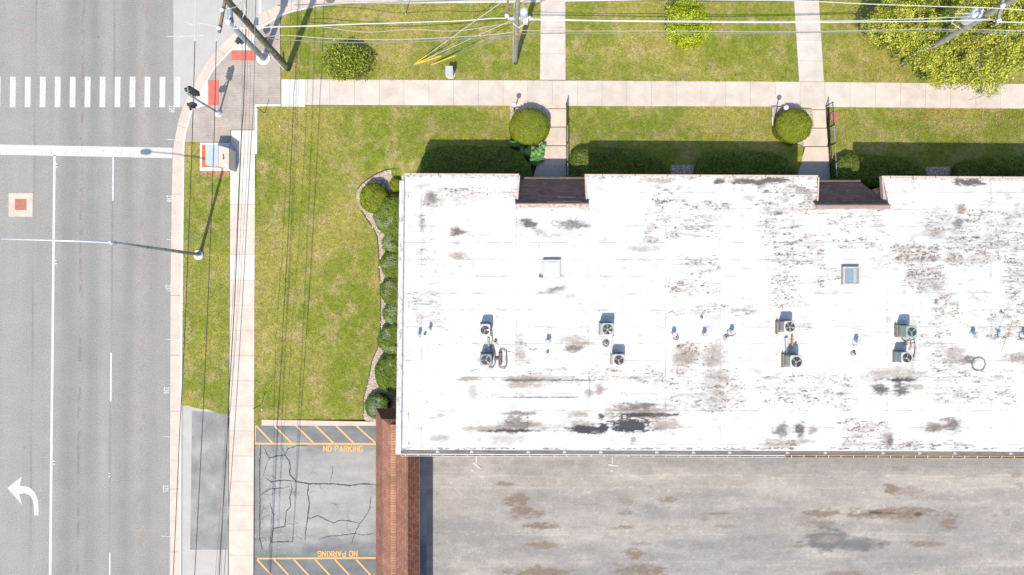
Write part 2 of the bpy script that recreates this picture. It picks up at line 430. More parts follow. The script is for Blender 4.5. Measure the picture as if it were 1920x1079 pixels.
def smooth_st(ST, n=4):
    out = []
    for i in range(len(ST) - 1):
        a = [np.array(ST[max(i - 1, 0)][k], float) for k in (0, 1)]; b = [np.array(ST[i][k], float) for k in (0, 1)]
        c = [np.array(ST[i + 1][k], float) for k in (0, 1)]; d = [np.array(ST[min(i + 2, len(ST) - 1)][k], float) for k in (0, 1)]
        far = np.linalg.norm(c[0] - b[0]) > 120 or np.linalg.norm(b[0] - a[0]) > 120
        for j in range(n):
            t = j / n
            if far: out.append(tuple(b[k] * (1 - t) + c[k] * t for k in (0, 1)))
            else: out.append(tuple(.5 * (2 * b[k] + (c[k] - a[k]) * t + (2 * a[k] - 5 * b[k] + 4 * c[k] - d[k]) * t * t + (3 * b[k] - a[k] - 3 * c[k] + d[k]) * t ** 3) for k in (0, 1)))
    out.append(tuple(np.array(ST[-1][k], float) for k in (0, 1)))
    return out
SS = smooth_st(ST)
gut = MB(); cb = MB()
for (o0, i0), (o1, i1) in zip(SS[:-1], SS[1:]):
    def L(o, i, t): return o * (1 - t) + i * t
    gut.quad(P(*o0, .012), P(*o1, .012), P(*L(o1, i1, .78), .012), P(*L(o0, i0, .78), .012))
    m0, m1 = L(o0, i0, .78), L(o1, i1, .78)
    cb.quad(P(*m0, -.02), P(*m1, -.02), P(*L(o1, i1, .80), .115), P(*L(o0, i0, .80), .115))
    cb.quad(P(*L(o0, i0, .80), .115), P(*L(o1, i1, .80), .115), P(*i1, .115), P(*i0, .115))
    cb.quad(P(*i0, .115), P(*i1, .115), P(*i1, -.02), P(*i0, -.02))
struct(gut.build('gutter', MT['curbcon'])); struct(cb.build('curb', MT['newcon']))
# joints in the gutter
j = MB()
def joint(a, b, wd=.018, z=.02, mb=None):
    a = P(*a, z); b = P(*b, z); d = (b - a).normalized(); n = Vector((-d.y, d.x, 0)) * wd / 2
    (mb or j).quad(a - n, b - n, b + n, a + n)
for y in (365, 555, 667, 772, 918, 1036): joint((319 + (y < 500) * 2, y), (341, y))
for k in (4, 26, 33, 36): pass
joint((408, 94), (425, 105)); joint((500, 21), (508, 44)); joint((333, 236), (352, 242)); joint((665, -2), (665, 8.5))
MT['joint'] = simple('joint_line', (.20, .15, .12), .95, var=.1)  # even brown base colour for gutter joints and the bed between slabs
struct(j.build('gutter_joints', MT['joint']))

# sidewalks: individual slabs with real gaps over a bed -----------------
def slabs(quad_list, z, name, base=(.395, .345, .300), var=.035, thick=.1, gap=.010, seed=1, fixed=None):
    rr = random.Random(seed); mb = MB(); cols = []
    for qi, q in enumerate(quad_list):
        pts = [P(*p, z) for p in q]; c = sum(pts, Vector()) / 4
        o = []
        for p in pts:
            d = p - c; o.append((p.x - math.copysign(gap / 2, d.x), p.y - math.copysign(gap / 2, d.y)))
        n0 = len(mb.v); mb.prism(o, z - thick, z)
        k = 1 + rr.uniform(-var, var); bb = base if not fixed or qi not in fixed else fixed[qi]
        t = rr.uniform(-.015, .015)
        cols += [(bb[0] * k, bb[1] * k * (1 + t), bb[2] * k * (1 + t * 2))] * (len(mb.v) - n0)
    mb.c = np.array(cols)
    return struct(mb.build(name, MT['concrete']))
def split(tl, tr, br, bl, n, axis='x', at=None):
    out = []; ts = at if at else [i / n for i in range(n + 1)]
    A = lambda a, b, t: (a[0] * (1 - t) + b[0] * t, a[1] * (1 - t) + b[1] * t)
    for t0, t1 in zip(ts[:-1], ts[1:]):
        if axis == 'x': out.append((A(tl, tr, t0), A(tl, tr, t1), A(bl, br, t1), A(bl, br, t0)))
        else: out.append((A(tl, bl, t0), A(tr, br, t0), A(tr, br, t1), A(tl, bl, t1)))
    return out
q = [((527.5, 149.5), (572, 149.5), (572, 201), (527.5, 201))]
q += split((572, 149.5), (1500, 154), (1500, 201), (572, 197.5), 20)
q += split((1500, 154), (2300, 162), (2300, 208), (1500, 201), 17)
slabs(q, .12, 'sidewalk', fixed={0: (.44, .42, .39)}, base=(.385, .338, .298))
slabs(split((1014, 4), (1060, 4), (1060.5, 150.6), (1012.5, 150.4), 3, 'y') + [((1014, -40), (1060, -40), (1060, 4), (1014, 4))], .125, 'walkway', seed=3, base=(.39, .345, .31))
slabs(split((1486, -40), (1533, -40), (1545, 154), (1498.5, 153.6), 5, 'y'), .125, 'walkway', seed=4, base=(.38, .345, .31))
vs = [((433, 245), (480, 245), (480, 290), (432, 290))]
ys = [290, 338, 384, 432, 478, 526, 573, 620, 668, 715, 762, 809, 856, 903, 949, 995, 1042, 1090, 1140]
for a, b in zip(ys[:-1], ys[1:]):
    lx = lambda y: 431.5 - (y - 290) * .0032; rx = lambda y: 478.5 - (y - 290) * .0044
    vs.append(((lx(a), a), (rx(a), a), (rx(b), b), (lx(b), b)))
slabs(vs, .12, 'sidewalk', seed=9, base=(.40, .345, .295), fixed={0: (.44, .41, .37), 1: (.43, .40, .365), 2: (.43, .405, .37), 5: (.45, .43, .40)})
struct(MB().prism([P(*p)[:2] for p in [(428.5, 1140), (475, 1140), (471, 1900), (426, 1900)]], 0, .12).build('sidewalk', MT['curbcon']))
bed = MB(); bed.poly([P(*p, .04) for p in [(431, 246), (479, 246), (475.5, 1140), (428.5, 1140)]]); bed.poly([P(*p, .04) for p in [(527, 150), (2300, 163), (2300, 207), (527, 199)]])
struct(bed.build('joint_bed', MT['joint']))
# narrow flush curb round the paver corner
struct(MB().prism([P(*p)[:2] for p in [(479.5, 197.5), (527.5, 197.5), (527.5, 201.2), (484, 201.2), (483.5, 290), (480, 290)]], 0, .128).build('edging_curb', MT['whitecon']))
# pavers
pv = [(346.5, 268), (347.5, 262), (352, 240), (360, 213), (368, 194), (377, 176), (389, 153), (402, 131), (413, 117), (425, 106), (447, 84), (477, 63), (505, 45), (526, 32), (527.3, 197.5), (480, 197.5), (480, 245), (433, 245), (433, 268)]
struct(MB().prism([P(*p)[:2] for p in pv], 0, .105).build('paver_pavement', MT['paver']))
struct(MB().prism([P(*p)[:2] for p in [(448, 84), (477, 64), (479, 64), (479, 96), (433, 96)]], .0, .112).build('curb_ramp', MT['newcon']))
struct(MB().prism([P(*p)[:2] for p in [(378, 176), (391, 152.5), (391, 198), (363, 208)]], .0, .112).build('curb_ramp', MT['newcon']))
def tactile(x0, y0, x1, y1, label):
    mb = MB(); a = P(x0, y1, .12); b = P(x1, y0, .12)
    mb.box(((a.x + b.x) / 2, (a.y + b.y) / 2, .115), (b.x - a.x, b.y - a.y, .02))
    o = mb.build('tactile_pad', MT['pad_red']); tag(o, label, 'tactile paving', 'red tactile pads at the corner ramps')
    d = MB(); nx = int((b.x - a.x) / .075); ny = int((b.y - a.y) / .075)
    for i in range(nx):
        for k in range(ny): d.lathe((a.x + (i + .5) * (b.x - a.x) / nx, a.y + (k + .5) * (b.y - a.y) / ny, .125), [(.016, 0), (.010, .006)], 6)
    d.build('domes', MT['pad_red'], o)
tactile(434, 96.5, 479, 114, 'wide red tactile pad beneath the overhead mast and cables')
tactile(391, 152, 410, 198, 'tall red tactile pad beside the black traffic signal')

# road markings --------------------------------------------------------
rm = MB()
for i in range(12):
    x = 18.2 + 28.05 * i
    rm.quad(P(x, 202, .006), P(x + 10.8, 202, .006), P(x + 11.6, 145, .006), P(x + .8, 144.5, .006))
rm.quad(P(-12, 202, .006), P(.5, 202, .006), P(1.5, 145, .006), P(-12, 145, .006))
for i in range(2, 12):
    x = 18.2 - 28.05 * i
    rm.quad(P(x, 202, .006), P(x + 10.8, 202, .006), P(x + 11.6, 145, .006), P(x + .8, 144.5, .006))
struct(rm.build('crosswalk', MT['paint_worn']))
rm = MB(); rm.quad(P(-300, 285, .006), P(323, 297.5, .006), P(323.5, 278, .006), P(-300, 266, .006)); struct(rm.build('stop_line', MT['paint_worn']))
rm = MB()
rm.poly([P(*p, .006) for p in [(99.8, 292), (104.6, 292), (96.5, 1079), (88, 1900), (83, 1900), (91.5, 1079)]])
rm.poly([P(*p, .006) for p in [(210.5, 295), (213.8, 295), (213, 377), (210, 377)]])
rm.poly([P(*p, .006) for p in [(206.8, 662), (210, 662), (209.2, 754), (205.8, 754)]])
rm.poly([P(*p, .006) for p in [(204.3, 1037), (207.3, 1037), (207, 1128), (203.5, 1128)]])
rm.poly([P(*p, .006) for p in [(441, 52), (447, 48), (447, 72), (441, 77)]])
rm.poly([P(*p, .007) for p in [(485, -30), (490.5, -30), (490.5, 25), (484.5, 28)]])
struct(rm.build('lane_lines', MT['paint_white']))
ar = [(14, 916), (41, 894), (36.5, 912), (50, 913), (57, 916), (64, 923), (69, 932), (71.5, 942), (72.3, 952), (72.3, 967), (64, 967), (63.5, 950), (61, 938), (56, 930), (50, 926.5), (45, 925.5), (35.5, 927.5), (42, 948)]
struct(MB().poly([P(*p, .006) for p in ar]).build('turn_arrow', MT['paint_white']))
sv = MB()
for y, x0, x1, yo in ((69, 313, 383, 0), (262, 314, 348, 2), (450, 313, 343, 0), (637, 310, 341, 1), (819.5, 305, 341, 1.5), (1006, 302, 341, 1)):
    a = P(x0, y, .02); b = P(x1 if x1 < 350 else 345, y + yo, .02)
    zz = .022; n = Vector((0, .018, 0)); sv.quad(a - n, b - n, b + n, a + n)
    if x1 > 350: sv.quad(P(345, y + .6, .02), P(383, y - .8, .02), P(383, y - 2, .02), P(345, y - .6, .02))
    elif y > 240: sv.quad(P(336.8 + (y < 300) * 4, y + yo + .6, .119), P(x1, y + yo + .6, .119), P(x1, y + yo - .6, .119), P(336.8 + (y < 300) * 4, y + yo - .6, .119))
sv.quad(P(347, 42.2, .02), P(362, 48.5, .02), P(362, 46.9, .02), P(347, 41, .02))
struct(sv.build('survey_marks', MT['survey']))
om = MB(); om.poly([P(*p, .006) for p in [(36.5, 59), (38.5, 59.5), (42.5, 54), (40.8, 53.5)]]); struct(om.build('survey_dash', MT['orange_paint']))
def text(name, body, px, py, size, rot, mat, z=.006, sx=1.0, bold=0.0, parent=None, extrude=0, spacing=1.0):
    cu = bpy.data.curves.new(name, 'FONT'); cu.body = body; cu.size = size; cu.align_x = 'CENTER'; cu.align_y = 'CENTER'; cu.offset = bold; cu.space_character = spacing
    t = bpy.data.objects.new('tmp', cu); COL.objects.link(t); bpy.context.view_layer.update()
    me = bpy.data.meshes.new_from_object(t.evaluated_get(bpy.context.evaluated_depsgraph_get()))
    bpy.data.objects.remove(t); me.materials.clear(); me.materials.append(mat)
    c, s_ = math.cos(rot), math.sin(rot)
    for v in me.vertices:
        x, y = v.co.x * sx, v.co.y; v.co = (x * c - y * s_, x * s_ + y * c, v.co.z)
    o = bpy.data.objects.new(name, me); COL.objects.link(o); o.location = P(px, py, z); struct(o); return o
for s_, x, y in (('239', 321.5, 205), ('238', 317, 373), ('237', 315, 541), ('236', 312, 733), ('235', 310, 917)):
    text('survey_number', s_, x, y, .46, R(-90), MT['survey'], z=.008, sx=.62, bold=.004, spacing=1.0)

struct(MB().poly([P(*p, ZL + .012) for p in [(374, 318), (431, 318), (430.5, 333), (421, 331), (414, 338), (404, 329), (392, 333), (380, 328), (373, 330)]]).build('bare_soil', MT['baresoil'])) if 'ZL' in globals() else None
# parking stalls, lots ----------------------------------------------------
def blob(px, py, cx, cy, rx, ry, n, soft=.35):
    d = np.sqrt(((px - cx) / rx) ** 2 + ((py - cy) / ry) ** 2) + (n - .5) * 1.3
    return 1 - ss(d, 1 - soft, 1 + soft * .6)
def lot_paint(px, py):
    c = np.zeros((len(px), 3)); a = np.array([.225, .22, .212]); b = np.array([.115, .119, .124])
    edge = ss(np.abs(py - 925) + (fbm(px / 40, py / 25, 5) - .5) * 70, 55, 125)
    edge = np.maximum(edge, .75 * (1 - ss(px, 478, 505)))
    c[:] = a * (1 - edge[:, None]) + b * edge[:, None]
    c *= (1 + (fbm(px / 60, py / 12, 21) - .5) * .35)[:, None]
    l = np.abs(fbm(px / 30, py / 9, 33, 5) - .5); c *= (1 + .20 * (1 - ss(l, 0, .012)) * ss(fbm(px / 50, py / 50, 8), .45, .6))[:, None]
    wsp = np.abs(fbm(px / 10 , py / 8, 44, 4) - .5)
    m = (1 - ss(wsp, 0, .02)) * ss(py, 985, 1010) * (1 - ss(py, 1030, 1050)) * ss(fbm(px / 30, py / 20, 9), .4, .55)
    c *= (1 + .5 * m)[:, None]
    return c
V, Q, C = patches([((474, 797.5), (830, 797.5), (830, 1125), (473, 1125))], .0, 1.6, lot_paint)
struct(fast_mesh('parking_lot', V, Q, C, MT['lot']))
def back_paint(px, py):
    n1 = fbm(px / 110, py / 24, 51, 5); n2 = fbm(px / 30, py / 14, 61, 5); n3 = fbm(px / 5, py / 4, 71, 3)
    base = np.array([.222, .204, .184]); cold = np.array([.158, .153, .147])
    st_ = fbm(px / 45, py / 2.6, 66, 4); k = ss(n1 * .6 + n2 * .22 + st_ * .18 + (py - 960) * .0006, .36, .66)
    k = np.maximum(k * .85, .8 * (1 - ss(py, 868, 895)) * ss(n2 + (px - 1200) * .0004, .35, .6))
    c = base * (1 - k[:, None]) + cold * k[:, None]
    c *= (1 + (n2 - .5) * .20 + (n3 - .5) * .20 + (st_ - .5) * .22)[:, None]
    gr_ = vnoise(px / 1.9, py / 1.9, 97); c *= (1 - .22 * ss(gr_, .8, 1.0) + .10 * ss(1 - gr_, .85, 1.0))[:, None]
    pale = ss(fbm(px / 90, py / 22, 81), .46, .64); c *= (1 + .14 * pale)[:, None]
    yy = py + 5 * (fbm(px / 60, px * 0, 13) - .5)
    for y0, a in ((893, .22), (899, .12), (915, .14), (1003, .24), (998, .12), (1055, .16), (1062, .1), (950, .08)):
        c *= (1 + a * np.exp(-((yy - y0) / 1.6) ** 2) * ss(fbm(px / 25, py / 9, int(y0)), .3, .6))[:, None]
    W = np.abs(fbm(px / 26, py / 11, 91, 5) - .5); c *= (1 + .30 * (1 - ss(W, 0, .012)) * ss(py, 860, 900))[:, None]
    brown = np.array([.125, .097, .074]); n = fbm(px / 14, py / 4.5, 101, 6); nf = fbm(px / 3, py / 1.8, 111, 3)
    for cx, cy, rx, ry, s_ in [(972, 938, 26, 11, .9), (978, 958, 22, 14, .95), (1008, 966, 14, 9, .7), (1012, 988, 28, 8, .95), (1016, 1022, 28, 8, .8), (1010, 1074, 62, 12, .9), (948, 909, 18, 5, .8), (1180, 942, 20, 6, .6), (1254, 937, 16, 5, .8),
                               (1173, 963, 12, 5, .7), (1148, 992, 16, 3, .6), (1175, 989, 14, 4, .8), (1190, 1041, 20, 10, .9), (1195, 1020, 26, 3, .6), (1205, 1073, 52, 14, .95), (1540, 963, 45, 7, .9), (1675, 963, 105, 10, .97), (1780, 980, 18, 13, .9), (1700, 975, 40, 7, .5),
                               (1545, 985, 26, 8, .7), (1510, 975, 20, 14, .35), (1738, 1021, 32, 7, .8), (1670, 918, 14, 9, .9), (1695, 922, 34, 10, .5), (1690, 880, 16, 5, .6), (1345, 964, 26, 3, .8), (1360, 988, 24, 4, .6), (1320, 972, 10, 4, .6), (1907, 890, 14, 7, .6), (1912, 910, 10, 5, .5), (1590, 1078, 40, 7, .8), (1888, 962, 6, 5, .6), (1865, 968, 8, 3, .5), (1495, 1024, 20, 4, .7), (1655, 1018, 18, 7, .7)]:
        m = blob(px, py, cx, cy, rx * 1.25, ry * 1.25, n * 1.25 - .12 + nf * .35, .40) * s_ * ss(nf + n * .5 + s_ * .2, .50, .70)
        c = c * (1 - m[:, None]) + (brown * (.85 + .4 * nf[:, None])) * m[:, None]
    d = (blob(px, py, 1552, 1012, 44, 21, n, .45)); hole = blob(px, py, 1552, 1012, 22, 8, n, .6); m = np.clip(d - hole * .65, 0, 1) * .75
    m = np.maximum(m, blob(px, py, 1608, 1020, 50, 15, n, .5) * .7)
    c = c * (1 - m[:, None]) + np.array([.062, .062, .066]) * m[:, None]
    m = hole * .6 * ss(nf, .3, .6); c = c * (1 - m[:, None]) + brown * m[:, None]
    for cx, cy, rx, ry in ((1640, 962, 12, 3), (1722, 965, 8, 3), (1668, 963, 10, 1.6)):
        m = blob(px, py, cx, cy, rx, ry, n, .2) * .8; c = c * (1 - m[:, None]) + .035 * m[:, None]
    # cracked web
    W = np.abs(vnoise(px / 13, py / 7, 131) - .5); m = (1 - ss(W, 0, .03)) * blob(px, py, 1695, 922, 46, 15, n, .4) * .8
    c = c * (1 - m[:, None]) + brown * m[:, None]
    d = ss(px, 1100, 1400) * 0
    return c
V, Q, C = patches([((800, 800), (1990, 800), (1990, 1140), (800, 1140))], .004, 1.8, back_paint)
struct(fast_mesh('back_lot', V, Q, C, MT['lot']))
V, Q, C = patches([((1990, 800), (2800, 800), (2800, 1900), (1990, 1900)), ((474, 1125), (830, 1125), (830, 1900), (474, 1900)), ((800, 1140), (1990, 1140), (1990, 1900), (800, 1900))], .0, 14, back_paint)
struct(fast_mesh('back_lot', V, Q, C, MT['lot']))
# driveway apron
struct(MB().prism([P(*p)[:2] for p in [(340, 758), (364, 760), (429, 770), (428, 1300), (340, 1300)]], 0, .06).build('driveway', MT['old_asphalt']))
struct(MB().prism([P(*p)[:2] for p in [(361, 771), (427.8, 776), (427.2, 1031), (357.5, 1031)]], .0, .068).build('driveway_patch', MT['patch_asphalt']))
# lot curb
struct(MB().prism([P(*p)[:2] for p in [(492, 787), (715, 791), (715, 798.5), (492, 798)]], 0, .13).build('lot_curb', MT['curbcon']))
# yellow markings
ym = MB()
def line(mb, a, b, wd, z=.010):
    a = P(*a, z); b = P(*b, z); d = (b - a).normalized(); n = Vector((-d.y, d.x, 0)) * wd / 2; mb.quad(a - n, b - n, b + n, a + n)
line(ym, (479, 798), (478.5, 831), .075); line(ym, (477.5, 832.5), (728, 833.5), .11)
for a, b in ((480, 511), (514, 547), (555, 588), (592, 625), (630, 663), (668, 704), (706, 740)): line(ym, (a, 799), (b, 831.2), .10, .014)
line(ym, (482, 1048.2), (728, 1047), .10)
for a in (482, 514, 551, 591, 628, 668, 706): line(ym, (a, 1050), (a + 37, 1090), .10, .014)
struct(ym.build('stall_lines', MT['paint_yellow']))
GL = {'N': [[(0, 0), (0, 6)], [(0, 6), (3.4, 0)], [(3.4, 0), (3.4, 6)]], 'O': [[(.6, 0), (0, .8), (0, 5.2), (.6, 6)], [(.6, 6), (2.8, 6), (3.4, 5.2), (3.4, .8), (2.8, 0), (.6, 0)]], 'P': [[(0, 0), (0, 6)], [(0, 6), (2.7, 6), (3.3, 5.3), (3.3, 3.5), (2.7, 2.8), (0, 2.8)]],
      'A': [[(0, 0), (1.7, 6)], [(1.7, 6), (3.4, 0)], [(.6, 1.9), (2.8, 1.9)]], 'R': [[(0, 0), (0, 6)], [(0, 6), (2.7, 6), (3.3, 5.3), (3.3, 3.6), (2.7, 2.9), (0, 2.9)], [(1.7, 2.9), (3.4, 0)]], 'K': [[(0, 0), (0, 6)], [(3.2, 6), (.4, 2.8)], [(1.2, 3.5), (3.4, 0)]], 'I': [[(0, 0), (0, 6)]],
      'G': [[(3.3, 4.8), (2.7, 6), (.6, 6), (0, 5.2), (0, .8), (.6, 0), (2.8, 0), (3.4, .8), (3.4, 2.7), (1.9, 2.7)]]}
def stencil(body, px, py, wid, hgt, rot, z=.012):
    adv = {'I': 2.2, ' ': 3.0}; tot = sum(adv.get(c, 5.2) for c in body) - 1.8; sx = wid / tot; sy = hgt / 6; mb = MB(); x = 0; lw = .062; c0 = P(px, py, z); k = 0
    for ch in body:
        for st in GL.get(ch, []):
            for p, q in zip(st[:-1], st[1:]):
                A_ = Vector(((x + p[0] - tot / 2) * sx, (p[1] - 3) * sy, 0)); B_ = Vector(((x + q[0] - tot / 2) * sx, (q[1] - 3) * sy, 0)); d = (B_ - A_).normalized(); n = Vector((-d.y, d.x, 0)) * lw / 2; A_ -= d * lw * .35; B_ += d * lw * .35
                ro = lambda v: c0 + Vector((v.x * math.cos(rot) - v.y * math.sin(rot), v.x * math.sin(rot) + v.y * math.cos(rot), k * .0003))
                mb.quad(ro(A_ - n), ro(B_ - n), ro(B_ + n), ro(A_ + n)); k += 1
        x += adv.get(ch, 5.2)
    return struct(mb.build('stall_lettering', MT['paint_yellow']))
stencil('NO PARKING', 643.5, 842, 2.32, .30, 0)
stencil('NO PARKING', 633, 1039, 2.32, .30, R(180))
# cracks
ck = MB()
def crack(pts, wd):
    pts = [(440 + x / 3.183, 740 + y / 3.183) for x, y in pts]; out = []
    rr = random.Random(int(pts[0][0] * 7 + pts[0][1]))
    for a, b in zip(pts[:-1], pts[1:]):
        L_ = math.dist(a, b); n = max(1, int(L_ / 3))
        for i in range(n):
            t = i / n; out.append((a[0] + (b[0] - a[0]) * t + rr.uniform(-.6, .6), a[1] + (b[1] - a[1]) * t + rr.uniform(-.6, .6)))
    out.append(pts[-1]); m = len(out); L0 = []; R0 = []
    for i, p in enumerate(out):
        q0 = out[max(i - 1, 0)]; q1 = out[min(i + 1, m - 1)]; d = Vector((q1[0] - q0[0], q1[1] - q0[1])); d.normalize()
        k = wd * .52 * rr.uniform(.55, 1.3) * (1 if 2 < i < m - 3 else .6)
        L0.append(P(p[0] - d.y * k, p[1] + d.x * k, .0085)); R0.append(P(p[0] + d.y * k, p[1] - d.x * k, .0085))
    for i in range(m - 1): ck.quad(L0[i], L0[i + 1], R0[i + 1], R0[i])
for pts, wd in [([(155, 300), (150, 400), (148, 500), (152, 620), (150, 760), (150, 860), (165, 930)], 1.9), ([(470, 300), (370, 308), (320, 325), (300, 358)], 1.7), ([(205, 380), (250, 370), (300, 362), (330, 410), (330, 480), (365, 520), (440, 535), (560, 535), (640, 540), (700, 545), (760, 535), (840, 540)], 2.1),
                ([(205, 380), (180, 330), (160, 305)], .9), ([(205, 385), (185, 430), (172, 490)], .8), ([(365, 522), (310, 515), (260, 515), (220, 525), (185, 500)], 1.7), ([(158, 598), (215, 565), (290, 560), (330, 548)], 1.5), ([(335, 530), (342, 570), (328, 620), (334, 670), (308, 700), (300, 790), (232, 802), (222, 850), (218, 885), (290, 880), (350, 882)], 1.6),
                ([(210, 650), (232, 720), (232, 800)], 1.3), ([(440, 535), (436, 590), (445, 650), (436, 740), (425, 800), (420, 870)], 2.0), ([(440, 742), (500, 725), (545, 750), (590, 770), (625, 752), (680, 755), (745, 772)], 1.5), ([(812, 610), (808, 680), (770, 745), (745, 775), (720, 825), (700, 885)], 1.4), ([(500, 868), (560, 848), (640, 842), (720, 832), (760, 842), (836, 832)], 1.1),
                ([(580, 425), (585, 460), (568, 530)], 1.2), ([(210, 850), (215, 885), (190, 950)], 1.0), ([(222, 525), (205, 560), (158, 598)], .8), ([(150, 840), (120, 870)], .7), ([(300, 358), (270, 300)], .8)]: crack(pts, wd)
_cr = random.Random(21)
for i in range(46):
    near = i < 34; x = _cr.uniform(130, 330) if near else _cr.uniform(330, 800); y = _cr.uniform(310, 900); an = _cr.uniform(0, 6.28); pts = [(x, y)]
    for k in range(_cr.randint(3, 7)): an += _cr.uniform(-.8, .8); x += 13 * math.cos(an); y += 13 * math.sin(an); pts.append((min(max(x, 125), 830), y))
    crack(pts, _cr.uniform(.28, .6))
struct(ck.build('pavement_cracks', MT['crack']))

# lawns ------------------------------------------------------------------
def lawn(name, poly):
    return struct(MB().prism([P(*p, ZL)[:2] for p in poly], -.02, ZL).build(name, MT['grass']))
TOP = [(526.5, 32), (545, 25), (566, 20), (601, 13), (639, 9.5), (680, 8), (960, 6), (1016, 5)]
lawn('lawn', TOP + [(1016, 152), (526.5, 152)])
lawn('lawn', [(1058, 5), (1180, 2), (1400, -1), (1488, -2), (1500, 155), (1058, 153)])
lawn('lawn', [(1534, -2), (1920, -6), (2300, -10), (2300, 164), (1543, 156)])
LAWN_TOP = TOP + [(1180, 2), (1400, -1), (1920, -6), (1920, 157), (526.5, 150)]
VERGE = [(346, 268), (433, 268), (431, 300), (428.5, 776), (418, 778), (405, 775), (396, 772), (388, 768), (376, 768), (368, 766), (360, 764), (352, 761), (345, 762), (341, 764), (343, 540), (344.5, 400), (346, 290)]
lawn('verge', VERGE)
WEST = [(478, 290), (484, 290), (484, 200), (700, 200), (700, 330), (677, 350), (680, 402), (700, 428), (709, 452), (710, 510), (713, 555), (713, 597), (707, 653), (695, 678), (689.5, 720), (683, 736), (682, 788), (492, 788), (492, 798), (476, 798)]
V, Q, C = patches([((480, 199), (957, 199), (957, 352), (480, 352)), ((1062, 199), (1447, 201), (1500, 352), (1062, 352)), ((1555, 201), (2300, 207), (2300, 352), (1557, 352))], zlawn, 12, None)
struct(fast_mesh('lawn', V, Q, None, MT['grass'], smooth=True))
V, Q, C = patches([((478, 352), (830, 352), (830, 787.5), (475.7, 787.5)), ((475.7, 787.5), (492, 787.5), (492, 797.5), (475.6, 797.5))], lambda px, py: zlawn(px, 206 + (94 - np.clip(py - 352, 0, 94))), 12, None)
struct(fast_mesh('lawn', V, Q, None, MT['grass'], smooth=True))

V, Q, C = patches([((1470, 262), (1507, 276), (1498, 345), (1488, 345))], lambda px, py: zlawn(px, py) - .008, 6, None)
struct(fast_mesh('lawn', V, Q, None, MT['grass'], smooth=True))
# steps up to the two entrances
def steps(bands, name):
    for k, (x0, x1, y0, y1, x2, x3) in enumerate(bands):
        z = .125 + .13 * k
        mb = MB(); mb.prism([P(*p, z)[:2] for p in [(x0, y0), (x1, y0), (x3, y1), (x2, y1)]], -.05, z)
        mb.c = np.tile(np.array([(.40, .335, .275)]) * (1 + .03 * math.sin(k * 3)), (len(mb.v), 1))
        struct(mb.build(name, MT['concrete'] if k < 4 else MT['landing']))
steps([(956.5, 1061.5, 197.8, 206, 957, 1061.5), (958, 1061.5, 205.4, 241, 985, 1061.5), (995, 1061.5, 240, 276, 1012, 1061.5), (1010, 1061.5, 275, 311, 1006, 1062), (1007, 1062, 310, 380, 985, 1068)], 'entrance_steps')
steps([(1445, 1548, 200.5, 208, 1446, 1548), (1447, 1548, 207.4, 243, 1490, 1550), (1500, 1550, 242, 277, 1508, 1553), (1510, 1553, 276.5, 312, 1500, 1557), (1501, 1557, 311, 380, 1480, 1562)], 'entrance_steps')

# gravel beds -------------------------------------------------------------
def zat(x, y, f):  # polygon with per-vertex z
    return P(x, y, float(f(np.array([x]), np.array([y]))[0]))
WB = [(668, 372), (670, 356), (677, 347), (688, 338), (700, 330), (720, 320.5), (740, 317), (768, 316), (800, 318), (830, 330), (830, 800), (706, 800), (706, 792), (684, 789), (681, 778), (682, 745), (685, 734), (691, 712), (697, 678), (708, 653), (713.5, 620), (714, 590), (713, 540), (711, 510), (710, 470), (707, 445), (700, 428), (688, 412), (678, 396)]
V_ = [P(x, y, ZL + .035) for x, y in WB]; mb = MB(); mb.prism([v[:2] for v in V_], -.02, ZL + .035)
struct(mb.build('gravel_bed', MT['gravel']))
ed = MB(); rr_ = ZL + .05
ed.tube([P(*p, rr_) for p in WB[1:8]], .03, 6); ed.tube([P(*p, rr_) for p in WB[12:][::-1][:15]], .028, 6)
tag(ed.build('bed_edging', MT['dark']), 'black curved edging strip around the gravel bed beside the west wall', 'garden edging')
def bedpoly(pts, dz): return [zat(x, y, lambda a, b: zlawn(a, b) + dz) for x, y in pts]
B2 = [(1446, 202), (1446, 222), (1449, 243), (1457, 254), (1466, 262), (1480, 271), (1494, 275), (1508, 279), (1518, 262), (1525, 235), (1521, 207)]
b2 = MB(); n0 = bedpoly(B2, .06); b2.prism([v[:2] for v in n0], .0, .33); struct(b2.build('gravel_bed', MT['gravel']))
e2 = MB(); e2.tube([Vector((v.x, v.y, .36)) for v in n0[1:8]], .045, 6); tag(e2.build('bed_edging', MT['whitecon']), 'pale stone edging curving round the right round bush', 'garden edging')
B1 = [(958, 204), (954, 240), (962, 262), (985, 280), (1010, 285), (1018, 274), (1031, 242), (1020, 206)]
b1 = MB(); b1.prism([v[:2] for v in bedpoly(B1, .05)], 0, .32); struct(b1.build('gravel_bed', MT['gravel']))
for pl in ([(1258, 310), (1308, 310), (1310, 345), (1255, 345)], [(1738, 314), (1795, 312), (1800, 345), (1730, 345)]):
    b_ = MB(); b_.prism([P(x, y, .6)[:2] for x, y in pl], .3, .575); struct(b_.build('gravel_bed', MT['gravel']))
